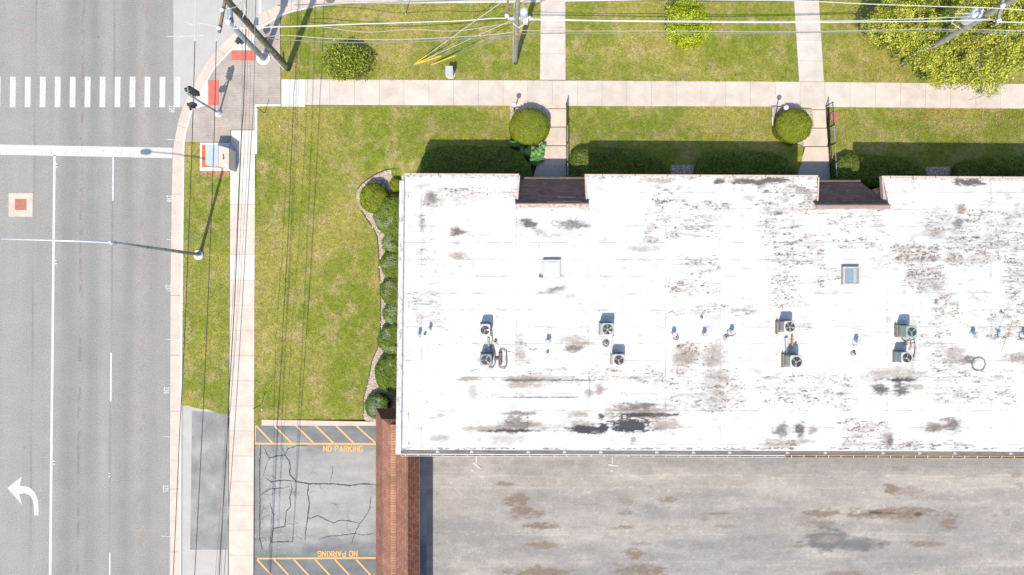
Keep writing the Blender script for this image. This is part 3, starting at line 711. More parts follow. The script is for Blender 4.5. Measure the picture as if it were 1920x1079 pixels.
# loose stones scattered in the beds
def stones(pl, n, z, seed, name='stones', s=(.03, .07)):
    rg = np.random.default_rng(seed); mb = MB(); xs = [p[0] for p in pl]; ys_ = [p[1] for p in pl]
    k = 0
    while k < n:
        x, y = rg.uniform(min(xs), max(xs)), rg.uniform(min(ys_), max(ys_))
        if not inpoly(np.array([x]), np.array([y]), pl)[0]: continue
        k += 1; r = rg.uniform(*s); c = P(x, y, z)
        mb.lathe(c, [(r * .9, -.01), (r, r * .3), (r * .6, r * .7)], 5)
    return mb
def inpoly(x, y, pl):
    c = np.zeros(len(x), bool); n = len(pl)
    for i in range(n):
        x0, y0 = pl[i]; x1, y1 = pl[(i + 1) % n]
        if y0 == y1: continue
        t = ((y0 > y) != (y1 > y)) & (x < (x1 - x0) * (y - y0) / (y1 - y0) + x0); c ^= t
    return c
MT['stone'] = simple('pale_stones', (.50, .43, .36), .85, var=.3, vs=7, col2=(.30, .25, .22), c2s=9)
o = stones(WB, 1500, ZL + .035, 4).build('gravel_stones', MT['stone']); o['kind'] = 'stuff'; o['label'] = 'loose pale stones in the bed along the west wall'
o = stones([(1262, 312), (1305, 312), (1308, 340), (1258, 340)], 200, .575, 5).build('gravel_stones', MT['stone']); o['kind'] = 'stuff'
o = stones([(1742, 316), (1792, 314), (1796, 340), (1735, 340)], 200, .575, 6).build('gravel_stones', MT['stone']); o['kind'] = 'stuff'

# ================================================================= BUILDING
ZR = 5.0
def roof_paint(px, py):
    n = len(px); w0 = np.array([.455, .450, .440])
    c = np.tile(w0, (n, 1)); 
    c *= (1 - .07 * ss(px, 1500, 1900) * (1 - ss(py, 500, 760)))[:, None]
    c[:, 0] *= (1 - .03 * ss(px, 1500, 1900))
    c *= (1 + (fbm(px / 60, py / 25, 201, 4) - .5) * .22)[:, None]
    c *= (1 - .12 * ss(fbm(px / 18, py / 7, 203, 4), .5, .7))[:, None]
    # sheet seams
    for k, y0 in enumerate(np.arange(330, 846, 31.5)):
        yy = y0 + 1.5 * (fbm(px / 80, px * 0 + k, 301) - .5)
        c *= (1 - .42 * np.exp(-((py - yy) / .9) ** 2) * ss(fbm(px / 35, py * 0 + k * 3.1, 311), .3, .62))[:, None]
    for x0 in (790, 968, 1104, 1248, 1350, 1487, 1663, 1858):
        c *= (1 - .38 * np.exp(-((px - x0) / .9) ** 2) * ss(fbm(py / 30, px * 0 + x0, 321), .35, .6))[:, None]
        c *= (1 + .03 * np.exp(-((px - x0 - 7) / 7.) ** 2))[:, None]
    brown = np.array([.17, .137, .112]); gry = np.array([.075, .066, .058]); dark = np.array([.030, .031, .034]); rust = np.array([.10, .06, .04])
    n1 = fbm(px / 11, py / 5, 401, 5); n2 = fbm(px / 3.5, py / 1.8, 411, 4); n3 = fbm(px / 24, py / 9, 421, 3); nv = fbm(px / 1.6, py / 8, 431, 3)
    def put(m, col):
        nonlocal c
        m = np.clip(m, 0, 1)[:, None]; c = c * (1 - m) + col * m
    # scuffed patches: dark dashes where the coating has worn off
    st = .5 * fbm(px / 15, py / 2.1, 441, 4) + .5 * fbm(px / 4.5, py / 2.6, 443, 4) + .0; brk = fbm(px / 2.4, py / 2.0, 451, 2)
    reg = np.full(n, -.135) + (fbm(px / 70, py / 50, 445, 3) - .5) * .10
    for x0, y0, x1, y1, a in [(795, 365, 822, 392, .22), (820, 348, 985, 372, .06), (783, 400, 803, 500, .09), (1225, 350, 1290, 402, .10), (1285, 378, 1372, 400, .16), (1240, 398, 1345, 450, .08), (1425, 400, 1500, 480, .08), (1410, 345, 1560, 405, .07),
                              (1440, 440, 1550, 500, .11), (1670, 458, 1765, 494, .22), (1695, 495, 1775, 545, .15), (1640, 490, 1680, 500, .1), (1770, 440, 1935, 500, .12), (1730, 395, 1935, 445, .09), (1250, 525, 1345, 555, .12), (1262, 640, 1345, 690, .15), (1528, 500, 1580, 540, .10), (1745, 550, 1800, 600, .13),
                              (1300, 570, 1430, 600, .05), (1250, 692, 1400, 770, .08), (1325, 700, 1370, 780, .11), (1415, 700, 1600, 770, .06), (1575, 785, 1670, 842, .13), (1430, 822, 1500, 842, .13), (1680, 825, 1830, 842, .13), (765, 545, 835, 605, .07), (1205, 395, 1240, 460, .05), (960, 690, 1260, 720, .06), (1240, 585, 1280, 600, .07),
                              (1880, 440, 1935, 640, .10), (1530, 700, 1580, 760, .05), (1450, 540, 1500, 580, .06), (1545, 355, 1660, 470, .05), (1690, 600, 1790, 690, .03), (1750, 690, 1900, 760, .06), (1700, 620, 1790, 700, .02), (1270, 480, 1350, 520, .05), (880, 640, 1000, 700, .01), (1850, 585, 1875, 640, .13), (1740, 655, 1800, 700, .10), (1500, 590, 1530, 620, .1), (1440, 460, 1500, 560, .07)]:
        m = np.minimum(ss(px, x0 - 14, x0 + 12), 1 - ss(px, x1 - 12, x1 + 14)) * np.minimum(ss(py, y0 - 8, y0 + 7), 1 - ss(py, y1 - 7, y1 + 8))
        reg = np.maximum(reg, -.135 + (a * .78 + .120) * m)
    sm = ss(st + reg + (n3 - .5) * .26 + (n2 - .5) * .12, .545, .655) * (.25 + .75 * ss(brk, .30, .60))
    put(sm * .8, brown)
    put(ss(st + reg * 1.1 + (n3 - .5) * .2, .64, .71) * ss(brk, .35, .6) * .9, gry * .8)
    # faint smudges
    put(ss(fbm(px / 16, py / 7, 461, 4) + reg * .8, .46, .70) * .40, brown * 1.2)
    sp = vnoise(px / 2.6, py / 2.2, 471); put(ss(sp + reg * .15, .955, .985) * ss(fbm(px / 40, py / 40, 481), .45, .6) * .7, gry)
    nm = np.clip(.5 + (n1 - .5) * .8 + (st - .5) * 1.3 + (n2 - .5) * .3, 0, 1)
    def bl(cx, cy, rx, ry, col, s_, soft=.35, dens=.25, tilt=0):
        x = px; y = py - (px - cx) * tilt
        m = blob(x, y, cx, cy, rx * 1.1, ry * 1.12, nm, soft + .35) * min(1.3, s_ * 1.2) * (.45 + .55 * ss(n2 + dens * .6, .30, .62)); put(m, col * (.75 + .6 * n2[:, None]) if col is not dark else col * (.7 + .8 * n2[:, None]))
    for a in [(857, 436, 15, 8, brown, .9), (858, 436, 9, 6, gry, .7), (857, 456, 12, 4, brown, .5), (859, 481, 18, 7, brown, .75), (990, 420, 17, 9, gry, .9, .2, .4, .25), (1014, 436, 18, 5, brown, .45, .5, .25, .6), (1073, 421, 28, 9, gry, .75, .4), (1070, 440, 30, 12, brown, .25, .6),
              (808, 371, 11, 13, gry, .6), (827, 376, 8, 6, brown, .4), (858, 375, 10, 9, brown, .3, .6), (792, 420, 6, 14, gry, .45), (1040, 543, 23, 5, gry, .7, .5, .25, -.25), (1112, 562, 18, 8, brown, .3, .7), (1016, 519, 5, 5, gry, .9), (975, 630, 9, 8, brown, .35), (975, 662, 10, 12, brown, .5), (978, 678, 8, 8, brown, .3),
              (1078, 640, 24, 12, brown, .65, .5), (1075, 655, 17, 7, gry, .7, .3), (1090, 645, 22, 5, brown, .5), (1197, 468, 20, 5, brown, .55), (1225, 466, 18, 8, brown, .25), (1348, 341, 11, 5, gry, .95, .2, .4), (1368, 341, 6, 4, brown, .5), (1415, 341, 45, 6, gry, .95, .25, .4), (1455, 339, 25, 5, gry, .9, .3, .4), (1235, 340, 28, 5, brown, .6), (1405, 371, 11, 7, brown, .5, .5), (1470, 375, 8, 6, brown, .35),
              (1460, 401, 9, 3, gry, .9), (1440, 400, 20, 4, brown, .4), (1802, 393, 9, 9, brown, .85, .3), (1742, 425, 9, 14, brown, .35, .6), (1754, 440, 14, 9, brown, .6, .4), (1796, 418, 9, 9, gry, .7), (1790, 438, 8, 4, brown, .35), (1818, 343, 26, 7, gry, .95, .18, .5), (1785, 487, 16, 9, brown, .35),
              (985, 711, 44, 5, brown, .75), (985, 714, 42, 2.4, dark, .8, .3), (985, 722, 35, 7, brown, .7), (878, 712, 22, 4, brown, .75), (886, 733, 9, 13, brown, .45), (1060, 714, 50, 1.3, gry, .8, .2), (1125, 733, 10, 10, brown, .8), (1105, 738, 10, 7, brown, .6), (1020, 746, 75, 1.6, gry, .75, .3), (975, 776, 30, 4, gry, .75), (965, 790, 22, 16, brown, .5), (972, 797, 34, 12, gry, .75, .3),
              (930, 805, 56, 7, brown, .7), (955, 808.5, 48, 2.6, dark, .95, .25), (989, 795, 2, 13, gry, .9, .2), (1010, 800, 18, 8, brown, .5), (1085, 777, 22, 6, brown, .7), (1090, 800, 44, 12, brown, .65), (1100, 806, 30, 7.5, dark, 1.2, .12, .5), (1129, 804, 10, 9, dark, 1.2, .12, .5), (1128, 782, 6, 4.5, dark, .9, .2), (1205, 772, 58, 13, brown, .75, .3), (1195, 762, 34, 7, gry, .75), (1208, 779, 56, 3.6, dark, 1.2, .25, .5), (1245, 797, 36, 13, brown, .7),
              (1182, 799, 40, 11, dark, 1.3, .12, .6), (1140, 770, 10, 16, brown, .35), (825, 823, 20, 6, brown, .6), (827, 779, 9, 4, brown, .5), (800, 780, 12, 8, brown, .15), (955, 826, 32, 9, brown, .4), (1187, 827, 6, 7, brown, .7), (1287, 662, 24, 20, brown, .35), (1280, 672, 18, 9, brown, .6), (1345, 668, 20, 15, brown, .5), (1350, 650, 20, 10, brown, .25), (1425, 650, 12, 22, brown, .15, .8),
              (1678, 703, 52, 14, brown, .6), (1690, 713, 36, 4, dark, .9, .3), (1650, 731, 15, 9, gry, .85), (1692, 731, 18, 11, gry, .9), (1720, 727, 16, 6, brown, .6), (1800, 739, 13, 9, brown, .5), (1665, 820, 9, 24, brown, .45), (1669, 828, 5, 10, gry, .8), (1465, 807, 15, 12, gry, .75), (1500, 806, 10, 13, gry, .9), (1523, 807, 9, 7, brown, .75), (1510, 828, 20, 4, brown, .6), (1460, 833, 28, 8, brown, .35),
              (1752, 803, 18, 7, rust, .85, .3), (1787, 797, 13, 11, dark, .85, .35), (1772, 800, 34, 13, brown, .45), (1770, 788, 18, 3, rust, .6), (1794, 667, 20, 17, brown, .55, .3), (1816, 676, 13, 8, gry, .75, .3), (1912, 672, 28, 9, brown, .85, .3), (1340, 700, 20, 40, brown, .25), (1345, 755, 20, 20, brown, .35), (1740, 530, 20, 14, brown, .25), (1757, 540, 8, 6, gry, .5), (1225, 705, 30, 10, brown, .1), (1195, 708, 22, 4, brown, .25), (1350, 705, 18, 8, brown, .3), (1640, 757, 30, 6, brown, .15), (800, 579, 26, 10, np.array([.33, .33, .33]), .5, .3), (1180, 745, 25, 6, brown, .12)]:
        bl(*a)
    # scrape boxes and the tar ring
    put(np.clip((np.abs(px - 1106) < .9) * (py > 714) * (py < 746), 0, 1) * .6, gry)
    r = np.sqrt((px - 1835) ** 2 + ((py - 683) * 1.0) ** 2) + (fbm(px / 4, py / 4, 491) - .5) * 3
    put((1 - ss(np.abs(r - 12.5), 1.2, 2.6)) * .85, gry)
    for cx, cy in ((858, 437), (1075, 656)):
        r = np.sqrt(((px - cx) / 1.7) ** 2 + (py - cy) ** 2) + (n1 - .5) * 6; put((1 - ss(np.abs(r - 6), .3, 1.6)) * .5, gry)
    # hairlines of cable laid over the roof
    for pts in ([(985, 403), (1008, 440), (1018, 500), (1030, 560), (1035, 640)], [(1350, 340), (1378, 440), (1368, 560)], [(1380, 632), (1440, 633), (1500, 624), (1600, 617), (1700, 632), (1800, 634), (1920, 640)]):
        xs = np.array([p[0] for p in pts], float); ys_ = np.array([p[1] for p in pts], float)
        if ys_[-1] - ys_[0] > 100: d = np.abs(px - np.interp(py, ys_, xs)); msk = (py > ys_[0]) & (py < ys_[-1])
        else: d = np.abs(py - np.interp(px, xs, ys_)); msk = (px > xs[0]) & (px < xs[-1])
        put((1 - ss(d, .4, 1.3)) * msk * .35, brown)
    # dirt at the foot of the upstands
    e = np.minimum(np.abs(py - 331 - (px - 757) * .004), 99); put((1 - ss(e, 2, 7)) * ss(n2, .5, .6) * .6, gry)
    e = np.abs(px - 766); put((1 - ss(e, 1, 5)) * ss(nv + 0, .60, .7) * ss(fbm(px * 0, py / 20, 501), .5, .7) * .8, gry)
    put((1 - ss(np.abs(py - 842), 1, 3)) * ss(st, .5, .56) * .8, gry)
    return c
bw = thing('apartment_building', 'long low apartment building under a stained white flat roof', 'building', P(757, 845, 0))
XR = 2120
V, Q, C = patches([((757, 329), (972, 330), (968, 389.5), (756.3, 389.5)), ((1099, 330.5), (1532, 333), (1533, 389.5), (1103, 389.5)), ((1656, 334), (XR, 337), (XR, 392), (1669, 392)),
                   ((756.3, 389.5), (1533, 389.5), (1533, 847), (752, 845)), ((1533, 392), (XR, 392), (XR, 849.5), (1533, 847)), ((1533, 389.5), (1669, 389.5), (1669, 392), (1533, 392))], ZR, 1.5, roof_paint)
# last sliver would overlap nothing else
roof = fast_mesh('roof', V, Q, C, MT['membrane'], bw)
# walls: footprint just inside the eaves
def RP(x, y): return P(x, y, ZR)[:2]
wl = MB(); foot = [(790, 348), (960, 348), (960, 402), (1111, 402), (1111, 348), (1524, 350), (1524, 404), (1658, 404), (1658, 350), (XR - 10, 352), (XR - 10, 840), (790, 838)]
wl.prism([RP(*p) for p in foot], 0, ZR - .12); wl.build('wall', MT['brick'], bw)
sf = MB(); sf.prism([RP(*p) for p in [(753, 330), (972, 330), (968, 392), (1103, 392), (1099, 331), (1532, 334), (1533, 394), (1669, 394), (1656, 335), (XR, 338), (XR, 848.5), (751, 846)]], ZR - .12, ZR - .01); sf.build('roof_deck', MT['coping_pink'], bw)
# copings: beige rim along the north eaves and recess sides, white band on the west, fascia and gutter on the south
def strip(mb, a, b, wd, z0, z1, side=1):
    a = P(*a, z1); b = P(*b, z1); d = (b - a).normalized(); n = Vector((-d.y, d.x, 0)) * wd * side
    mb.prism([a[:2], b[:2], (b + n)[:2], (a + n)[:2]], z0, z1)
cp = MB()
strip(cp, (757, 328.8), (973, 329.8), .085, ZR - .22, ZR + .05); strip(cp, (1096.3, 330.3), (1534.3, 332.5), .085, ZR - .22, ZR + .05); strip(cp, (1653.5, 333.5), (XR, 336.6), .085, ZR - .22, ZR + .05)
strip(cp, (972.5, 330), (968.5, 380), .07, ZR - .22, ZR + .045); strip(cp, (1099, 388), (1096.5, 331), .07, ZR - .22, ZR + .045, -1)
strip(cp, (1534, 333), (1532, 378), .07, ZR - .22, ZR + .045); strip(cp, (1656.5, 372), (1653.7, 334), .07, ZR - .22, ZR + .045, -1)
cp.build('eave_coping', MT['coping_pink'], bw)
cc = MB()
for x in list(range(770, 970, 52)) + list(range(1130, 1530, 61)) + list(range(1670, 1920, 42)):
    y = 327.6 + (x - 757) * .0052; c = P(x, y, ZR + .055); cc.box(c, (.035, .11, .03))
cc.build('coping_clips', MT['tar'], bw)
wc = MB()
a, b, c_, d_ = P(749, 339.5, ZR + .10), P(757.6, 339.5, ZR + .10), P(751.5, 853, ZR + .10), P(741.8, 853, ZR + .10)
wc.prism([v[:2] for v in (a, b, c_, d_)], ZR - .25, ZR + .10)
def cop_paint(px, py):
    n2 = fbm(px / 2, py / 9, 701, 4); c = np.tile(np.array([.42, .405, .39]), (len(px), 1)); m = (ss(n2, .55, .66) * .6)[:, None]
    return c * (1 - m) + np.array([.14, .11, .09]) * m
wc.build('west_parapet', MT['coping'], bw)
V, Q, C = patches([((749.2, 339.7), (757.4, 339.7), (751.3, 852.8), (742, 852.8))], ZR + .104, 1.2, cop_paint); fast_mesh('parapet_cap', V, Q, C, MT['membrane'], bw)
st_ = MB(); strip(st_, (760.2, 330), (754.6, 846), .10, ZR - .01, ZR + .012, -1); st_.build('parapet_line', simple('blue_grey_line', (.20, .235, .25), .6, var=.25, vs=3), bw)  # thin blue-grey strip along the inner foot of the west parapet
fs = MB(); 
fs.quad(P(754.5, 845, ZR + .006), P(754.5, 851.3, ZR - .07), P(XR, 855.3, ZR - .07), P(XR, 849.3, ZR + .006)); 
V, Q, C = patches([((754.5, 844.6), (XR, 848.6), (XR, 855, ), (754.5, 851))], ZR + .012, 1.3, lambda px, py: np.tile(np.array([.125, .10, .088]), (len(px), 1)) * (.45 + 1.1 * fbm(px / 18, py / 1.5, 711, 4))[:, None])
fast_mesh('south_roof_edge', V, Q, C, MT['membrane'], bw)
pt = MB()
for x in (820, 884, 990, 1058, 1126, 1231, 1300, 1368, 1476, 1547, 1655, 1724, 1790, 1895):
    y = 846 + (x - 754) * .003; c = P(x, y + 2.4, ZR + .02); pt.prism([(c.x - .09, c.y - .06), (c.x + .13, c.y - .03), (c.x + .05, c.y + .08), (c.x - .05, c.y + .10)], ZR, ZR + .03)
pt.build('sealant_patch', MT['ac_pale'], bw)
def gutter(x0, x1, mat):
    gm = MB(); n = 2
    y = lambda x: 853.8 + (x - 754) * .0035
    a = P(x0, y(x0), ZR - .02); b = P(x1, y(x1), ZR - .02)
    for off, hgt in ((-.055, .0), (.055, .0)):
        gm.box(((a.x + b.x) / 2, (a.y + b.y) / 2 + off, ZR - .06), (b.x - a.x, .018, .12), math.atan2(b.y - a.y, b.x - a.x))
    gm.box(((a.x + b.x) / 2, (a.y + b.y) / 2, ZR - .085), (b.x - a.x, .105, .02), math.atan2(b.y - a.y, b.x - a.x))
    o = gm.build('gutter', mat, bw)
    sm = MB(); x = x0 + 10
    while x < x1: 
        c = P(x, y(x), ZR + .005); sm.box(c, (.035, .13, .012)); x += 23.2
    sm.build('gutter_straps', MT['gutter_white'], o)
gutter(751, 1472, MT['gutter_white']); gutter(1474, XR, MT['gutter_tan'])

# entrance roofs rising through the flat roof -------------------------------
def porch(name_l, eave, ridge, back, label, mat_back, flash):
    t = thing('entrance_roof', label, 'porch roof', P((eave[0][0] + eave[1][0]) / 2, 350, 0), 'brown shingled entrance roofs')
    ZE_, ZK = 3.0, 5.42
    e0, e1 = P(*eave[0], ZE_), P(*eave[1], ZE_); r0, r1 = P(*ridge[0], ZK), P(*ridge[1], ZK)
    n = MB(); n.quad(e0, e1, r1, r0)
    n.quad(e0 - Vector((0, 0, .12)), e1 - Vector((0, 0, .12)), e1, e0)
    n.build('shingle_slope', MT['shingle_dark'], t)
    k0, k1 = P(*back[0], ZR + .005), P(*back[1], ZR + .005)
    sd = MB(); sd.v += [tuple(e0), tuple(r0), tuple(k0), (e0.x, e0.y, ZE_ - .12), tuple(e1), tuple(r1), tuple(k1), (e1.x, e1.y, ZE_ - .12)]
    sd.f += [(0, 1, 2, 3), (7, 6, 5, 4)]; sd.build('side_wall', MT['brick'], t)
    bk = MB(); nb_ = 12
    bk.quad(k0, k1, r1 - Vector((0, .005, 0)), r0 - Vector((0, .005, 0))); bk.build('back_wall', mat_back, t)
    rc = MB(); rc.box(((r0.x + r1.x) / 2, r0.y - .01, ZK + .01), (r1.x - r0.x + .06, .05, .03)); rc.build('ridge_flashing', MT['fascia'], t)
    up = r0 - e0; up.x = 0
    gt = MB(); gt.tube([e0 + Vector((0, .06, -.02)), e1 + Vector((0, .06, -.02))], .06, 8); gt.build('gutter', MT['fascia'], t)
    for (xa, xb, f) in flash:
        a = e0.lerp(r0, f); bq = MB(); za = a.z; w_ = .035
        pa, pb = Vector((P(xa, 0, za).x, a.y, za)), Vector((P(xb, 0, za).x, a.y, za)); dv = up.normalized() * w_
        off = Vector((0, .02, .02)); bq.quad(pa - dv + off, pb - dv + off, pb + dv + off, pa + dv + off); bq.build('loose_flashing', MT['galv'], t)
    sp = MB()
    for f in (.18, .34): pass
    return t
MT['peeling'] = simple('peeling_painted_brick', (.26, .15, .12), .8, var=.2, vs=4, col2=(.36, .33, .30), c2s=5)
MT['pinkmetal'] = simple('dusty_pink_metal', (.24, .155, .145), .6, var=.08, vs=2)
porch('a', ((961, 336.5), (1101, 336.5)), ((966.5, 382), (1103.5, 382)), ((967, 390.5), (1103.5, 390.5)), 'left entrance roof of dark brown shingles backed by peeling brick', MT['peeling'], [(1045, 1079, .78), (1025, 1060, .97), (1056, 1090, .95), ])
pb_ = porch('b', ((1490, 342), (1613, 342)), ((1531, 385), (1669.5, 385)), ((1531.5, 392.5), (1669.5, 392.5)), 'right entrance roof of dark brown shingles with one slanting side', MT['pinkmetal'], [])
# porch wall between
# brick side wall of recess right side, visible from above
# flowers by the right entrance are added with the plants

# ---- rooftop plant ---------------------------------------------------------
def rp(px, py, z): return P(px, py, ZR + z)
def condenser(x0, y0, x1, y1, mat, label, h=.78, side=None, nb=3, rot=0.0, round_=.06):
    zt = h; a = rp(x0, y1, zt); b = rp(x1, y0, zt); c = (a + b) / 2; W, D = b.x - a.x, b.y - a.y
    t = thing('condenser_unit', label, 'air conditioner', (c.x, c.y, ZR), 'air conditioning units on the white roof')
    m = MB(); m.box((c.x, c.y, ZR + .04), (W + .03, D + .03, .08)); m.build('base_rails', MT['tar'], t)
    m = MB(); m.box((c.x, c.y, ZR + .08 + (h - .12) / 2), (W * .94, D * .94, h - .12), 0, round_); m.build('casing', side or mat, t)
    lv = MB()
    k = 0
    while .14 + k * .07 < h - .12:
        lv.box((c.x, c.y, ZR + .14 + k * .07), (W * .955, D * .955, .018), 0, round_ * .9); k += 1
    lv.build('louvres', MT['ac_pale'] if side else mat, t)
    # top with round opening
    top = MB(); r = min(W, D) * .41; seg = 32; n = len(top.v); o = []
    for i in range(seg):
        an = 2 * math.pi * (i + .5) / seg; ca, sa = math.cos(an), math.sin(an)
        k = (abs(ca) ** 7 + abs(sa) ** 7) ** (-1 / 7)
        o.append((ca, sa, k))
    for ca, sa, k in o: top.v.append((c.x + ca * k * W / 2, c.y + sa * k * D / 2, ZR + h - .06))
    for ca, sa, k in o: top.v.append((c.x + ca * k * W / 2, c.y + sa * k * D / 2, ZR + h - .015))
    for ca, sa, k in o: top.v.append((c.x + ca * k * W / 2 * .96, c.y + sa * k * D / 2 * .96, ZR + h))
    for ca, sa, k in o: top.v.append((c.x + ca * r, c.y + sa * r, ZR + h + .01))
    for ca, sa, k in o: top.v.append((c.x + ca * r, c.y + sa * r, ZR + h - .045))
    for ring in range(4):
        for i in range(seg):
            jn = (i + 1) % seg; top.f.append((n + ring * seg + i, n + ring * seg + jn, n + (ring + 1) * seg + jn, n + (ring + 1) * seg + i))
    top.build('top_panel', mat, t)
    dk = MB(); dk.lathe((c.x, c.y, ZR), [(r * 1.01, h - .05), (r * 1.01, h - .035)], 24); dk.build('fan_well', MT['black'], t)
    fn = MB(); ph = random.uniform(0, 6)
    for q in range(nb):
        a0 = ph + q * 2 * math.pi / nb
        for s_ in range(4):
            a1 = a0 + s_ * .13; a2 = a1 + .135; z1 = ZR + h - .03 + s_ * .006; z2 = z1 + .006
            fn.quad((c.x + math.cos(a1) * r * .25, c.y + math.sin(a1) * r * .25, z1), (c.x + math.cos(a1) * r * .93, c.y + math.sin(a1) * r * .93, z1), (c.x + math.cos(a2) * r * .93, c.y + math.sin(a2) * r * .93, z2), (c.x + math.cos(a2) * r * .25, c.y + math.sin(a2) * r * .25, z2))
    fn.build('fan_blades', MT['fan'], t)
    hb = MB(); hb.lathe((c.x, c.y, ZR), [(r * .24, h - .03), (r * .24, h - .01), (r * .15, h - .002)], 16); hb.build('fan_hub', MT['fan'], t)
    gr = MB()
    for rr_ in (.55, .78, .97):
        gr.tube([(c.x + math.cos(i * math.pi / 12) * r * rr_, c.y + math.sin(i * math.pi / 12) * r * rr_, ZR + h + .012) for i in range(25)], .0025, 4, False)
    for i in range(4):
        an = i * math.pi / 4; gr.tube([(c.x - math.cos(an) * r, c.y - math.sin(an) * r, ZR + h + .014), (c.x + math.cos(an) * r, c.y + math.sin(an) * r, ZR + h + .014)], .002, 4)
    gr.build('fan_guard', MT['galv'], t)
    return t
condenser(899.5, 608, 919.5, 632, MT['ac_white'], 'off white air conditioner, uppermost of the leftmost pair on the roof')
condenser(900, 665, 922, 686.5, MT['ac_grey'], 'blue grey air conditioner below the leftmost off white one, beside a looped pipe rack', round_=.04)
condenser(1127, 606.5, 1151.5, 630, MT['ac_pale'], 'pale grey air conditioner straight above a small off white one, right of the first pair', h=.85, nb=5)
condenser(1149, 665, 1172, 687, MT['ac_white'], 'off white air conditioner offset to the lower right of the pale grey unit')
condenser(1470, 602.5, 1492.5, 625, MT['ac_white'], 'white rounded air conditioner with a tan panel at its left side', h=.8, side=MT['ac_grey'], nb=5, round_=.09)
condenser(1481.5, 667, 1505.5, 692, MT['ac_white'], 'white topped air conditioner with pale green louvred side, by the tan pipe', h=.9, side=MT['ac_green'], round_=.09)
condenser(1699, 611.5, 1720, 635, MT['ac_green'], 'pale green square air conditioner above the black hose', h=.95, round_=.03)
condenser(1690, 661, 1711.5, 682.5, MT['ac_white'], 'white air conditioner with dark louvred side, below the pale green one', h=.8, side=MT['ac_grey'])
def pipe(name, pts, r, mat, label, cat='pipe', grp=None, seg=8):
    o = MB().tube([rp(*p) for p in pts], r, seg).build(name, mat); tag(o, label, cat, grp); return o
pipe('line_set', [(915, 634, .1), (916, 648, .1), (917, 662, .1)], .06, MT['ac_pale'], 'short grey duct joining the leftmost pair of air conditioners')
pipe('line_set', [(921, 625, .25), (923, 636, .06), (921, 652, .05), (924, 668, .12)], .025, MT['tar'], 'rusty pipe run looping right of the leftmost air conditioners')
pipe('line_set', [(1150, 631, .12), (1148, 645, .1), (1146, 660, .12), (1152, 668, .2)], .05, MT['galv_light'], 'white wrapped pipe between the pale grey and off white air conditioners')
pipe('line_set', [(1475, 634, .12), (1476, 650, .1), (1476, 664, .12)], .085, MT['ac_white'], 'wide white pipe sleeve between the rounded and the green sided units')
pipe('line_set', [(1486, 631, .15), (1485.5, 655, .15)], .055, MT['pipe_tan'], 'short straight tan pipe above the green sided unit')
pipe('line_set', [(1689, 627, .2), (1692, 636, .1), (1697, 641.5, .08), (1705, 639, .1), (1713, 637, .15)], .022, MT['wire_black'], 'black curved hose under the pale green unit', 'hose')
pipe('line_set', [(1708, 640, .1), (1709, 650, .1), (1705, 658, .1)], .022, MT['pipe_tan'], 'thin tan pipe dropping beside the white hose at the rightmost units')
pipe('line_set', [(1716, 636, .2), (1718, 650, .1), (1716, 668, .12), (1712, 678, .2)], .04, MT['ac_white'], 'white hose curving right of the rightmost air conditioners', 'hose')
for x0, y0, x1, y1, lab in ((1457, 604, 1461, 627, 'narrow tan panel standing left of the rounded white air conditioner'), (1468.5, 665, 1471.5, 690, 'narrow pale panel standing left of the green sided air conditioner'), (1682, 610, 1685, 632, 'narrow tan frame standing left of the pale green air conditioner')):
    a = rp(x0, y1, .3); b = rp(x1, y0, .3); m = MB(); m.box(((a.x + b.x) / 2, (a.y + b.y) / 2, ZR + .14), ((b.x - a.x) * .7, b.y - a.y, .24)); m.box(((a.x + b.x) / 2 + .02, (a.y + b.y) / 2, ZR + .02), (b.x - a.x + .02, b.y - a.y + .06, .03)); tag(m.build('side_panel', MT['panel_brown']), lab, 'metal panel')
# loop rack beside second unit
lr = MB(); lp = [(936, 660), (939, 656.5), (945, 656.5), (949, 660), (950, 686), (946, 691), (939, 691), (935.5, 687), (936, 660)]
t = thing('pipe_rack', 'dark looped pipe rack with two round ended loops beside the blue grey unit', 'roof rack', rp(940, 674, 0))
lr.tube([rp(*p, .12) for p in lp], .03, 6); lr.build('loop', MT['tar'], t)
MB().tube([rp(*p, .10) for p in [(926, 656), (928, 664), (928, 684), (924, 690), (916, 689)]], .028, 6).build('hooked_pipe', MT['tar'], t)
MB().box(rp(938, 673.5, .12), (.16, .62, .14)).build('bracket', MT['fascia'], t); MB().box(rp(932, 673.5, .12), (.30, .09, .08)).build('crossbar', MT['fascia'], t)
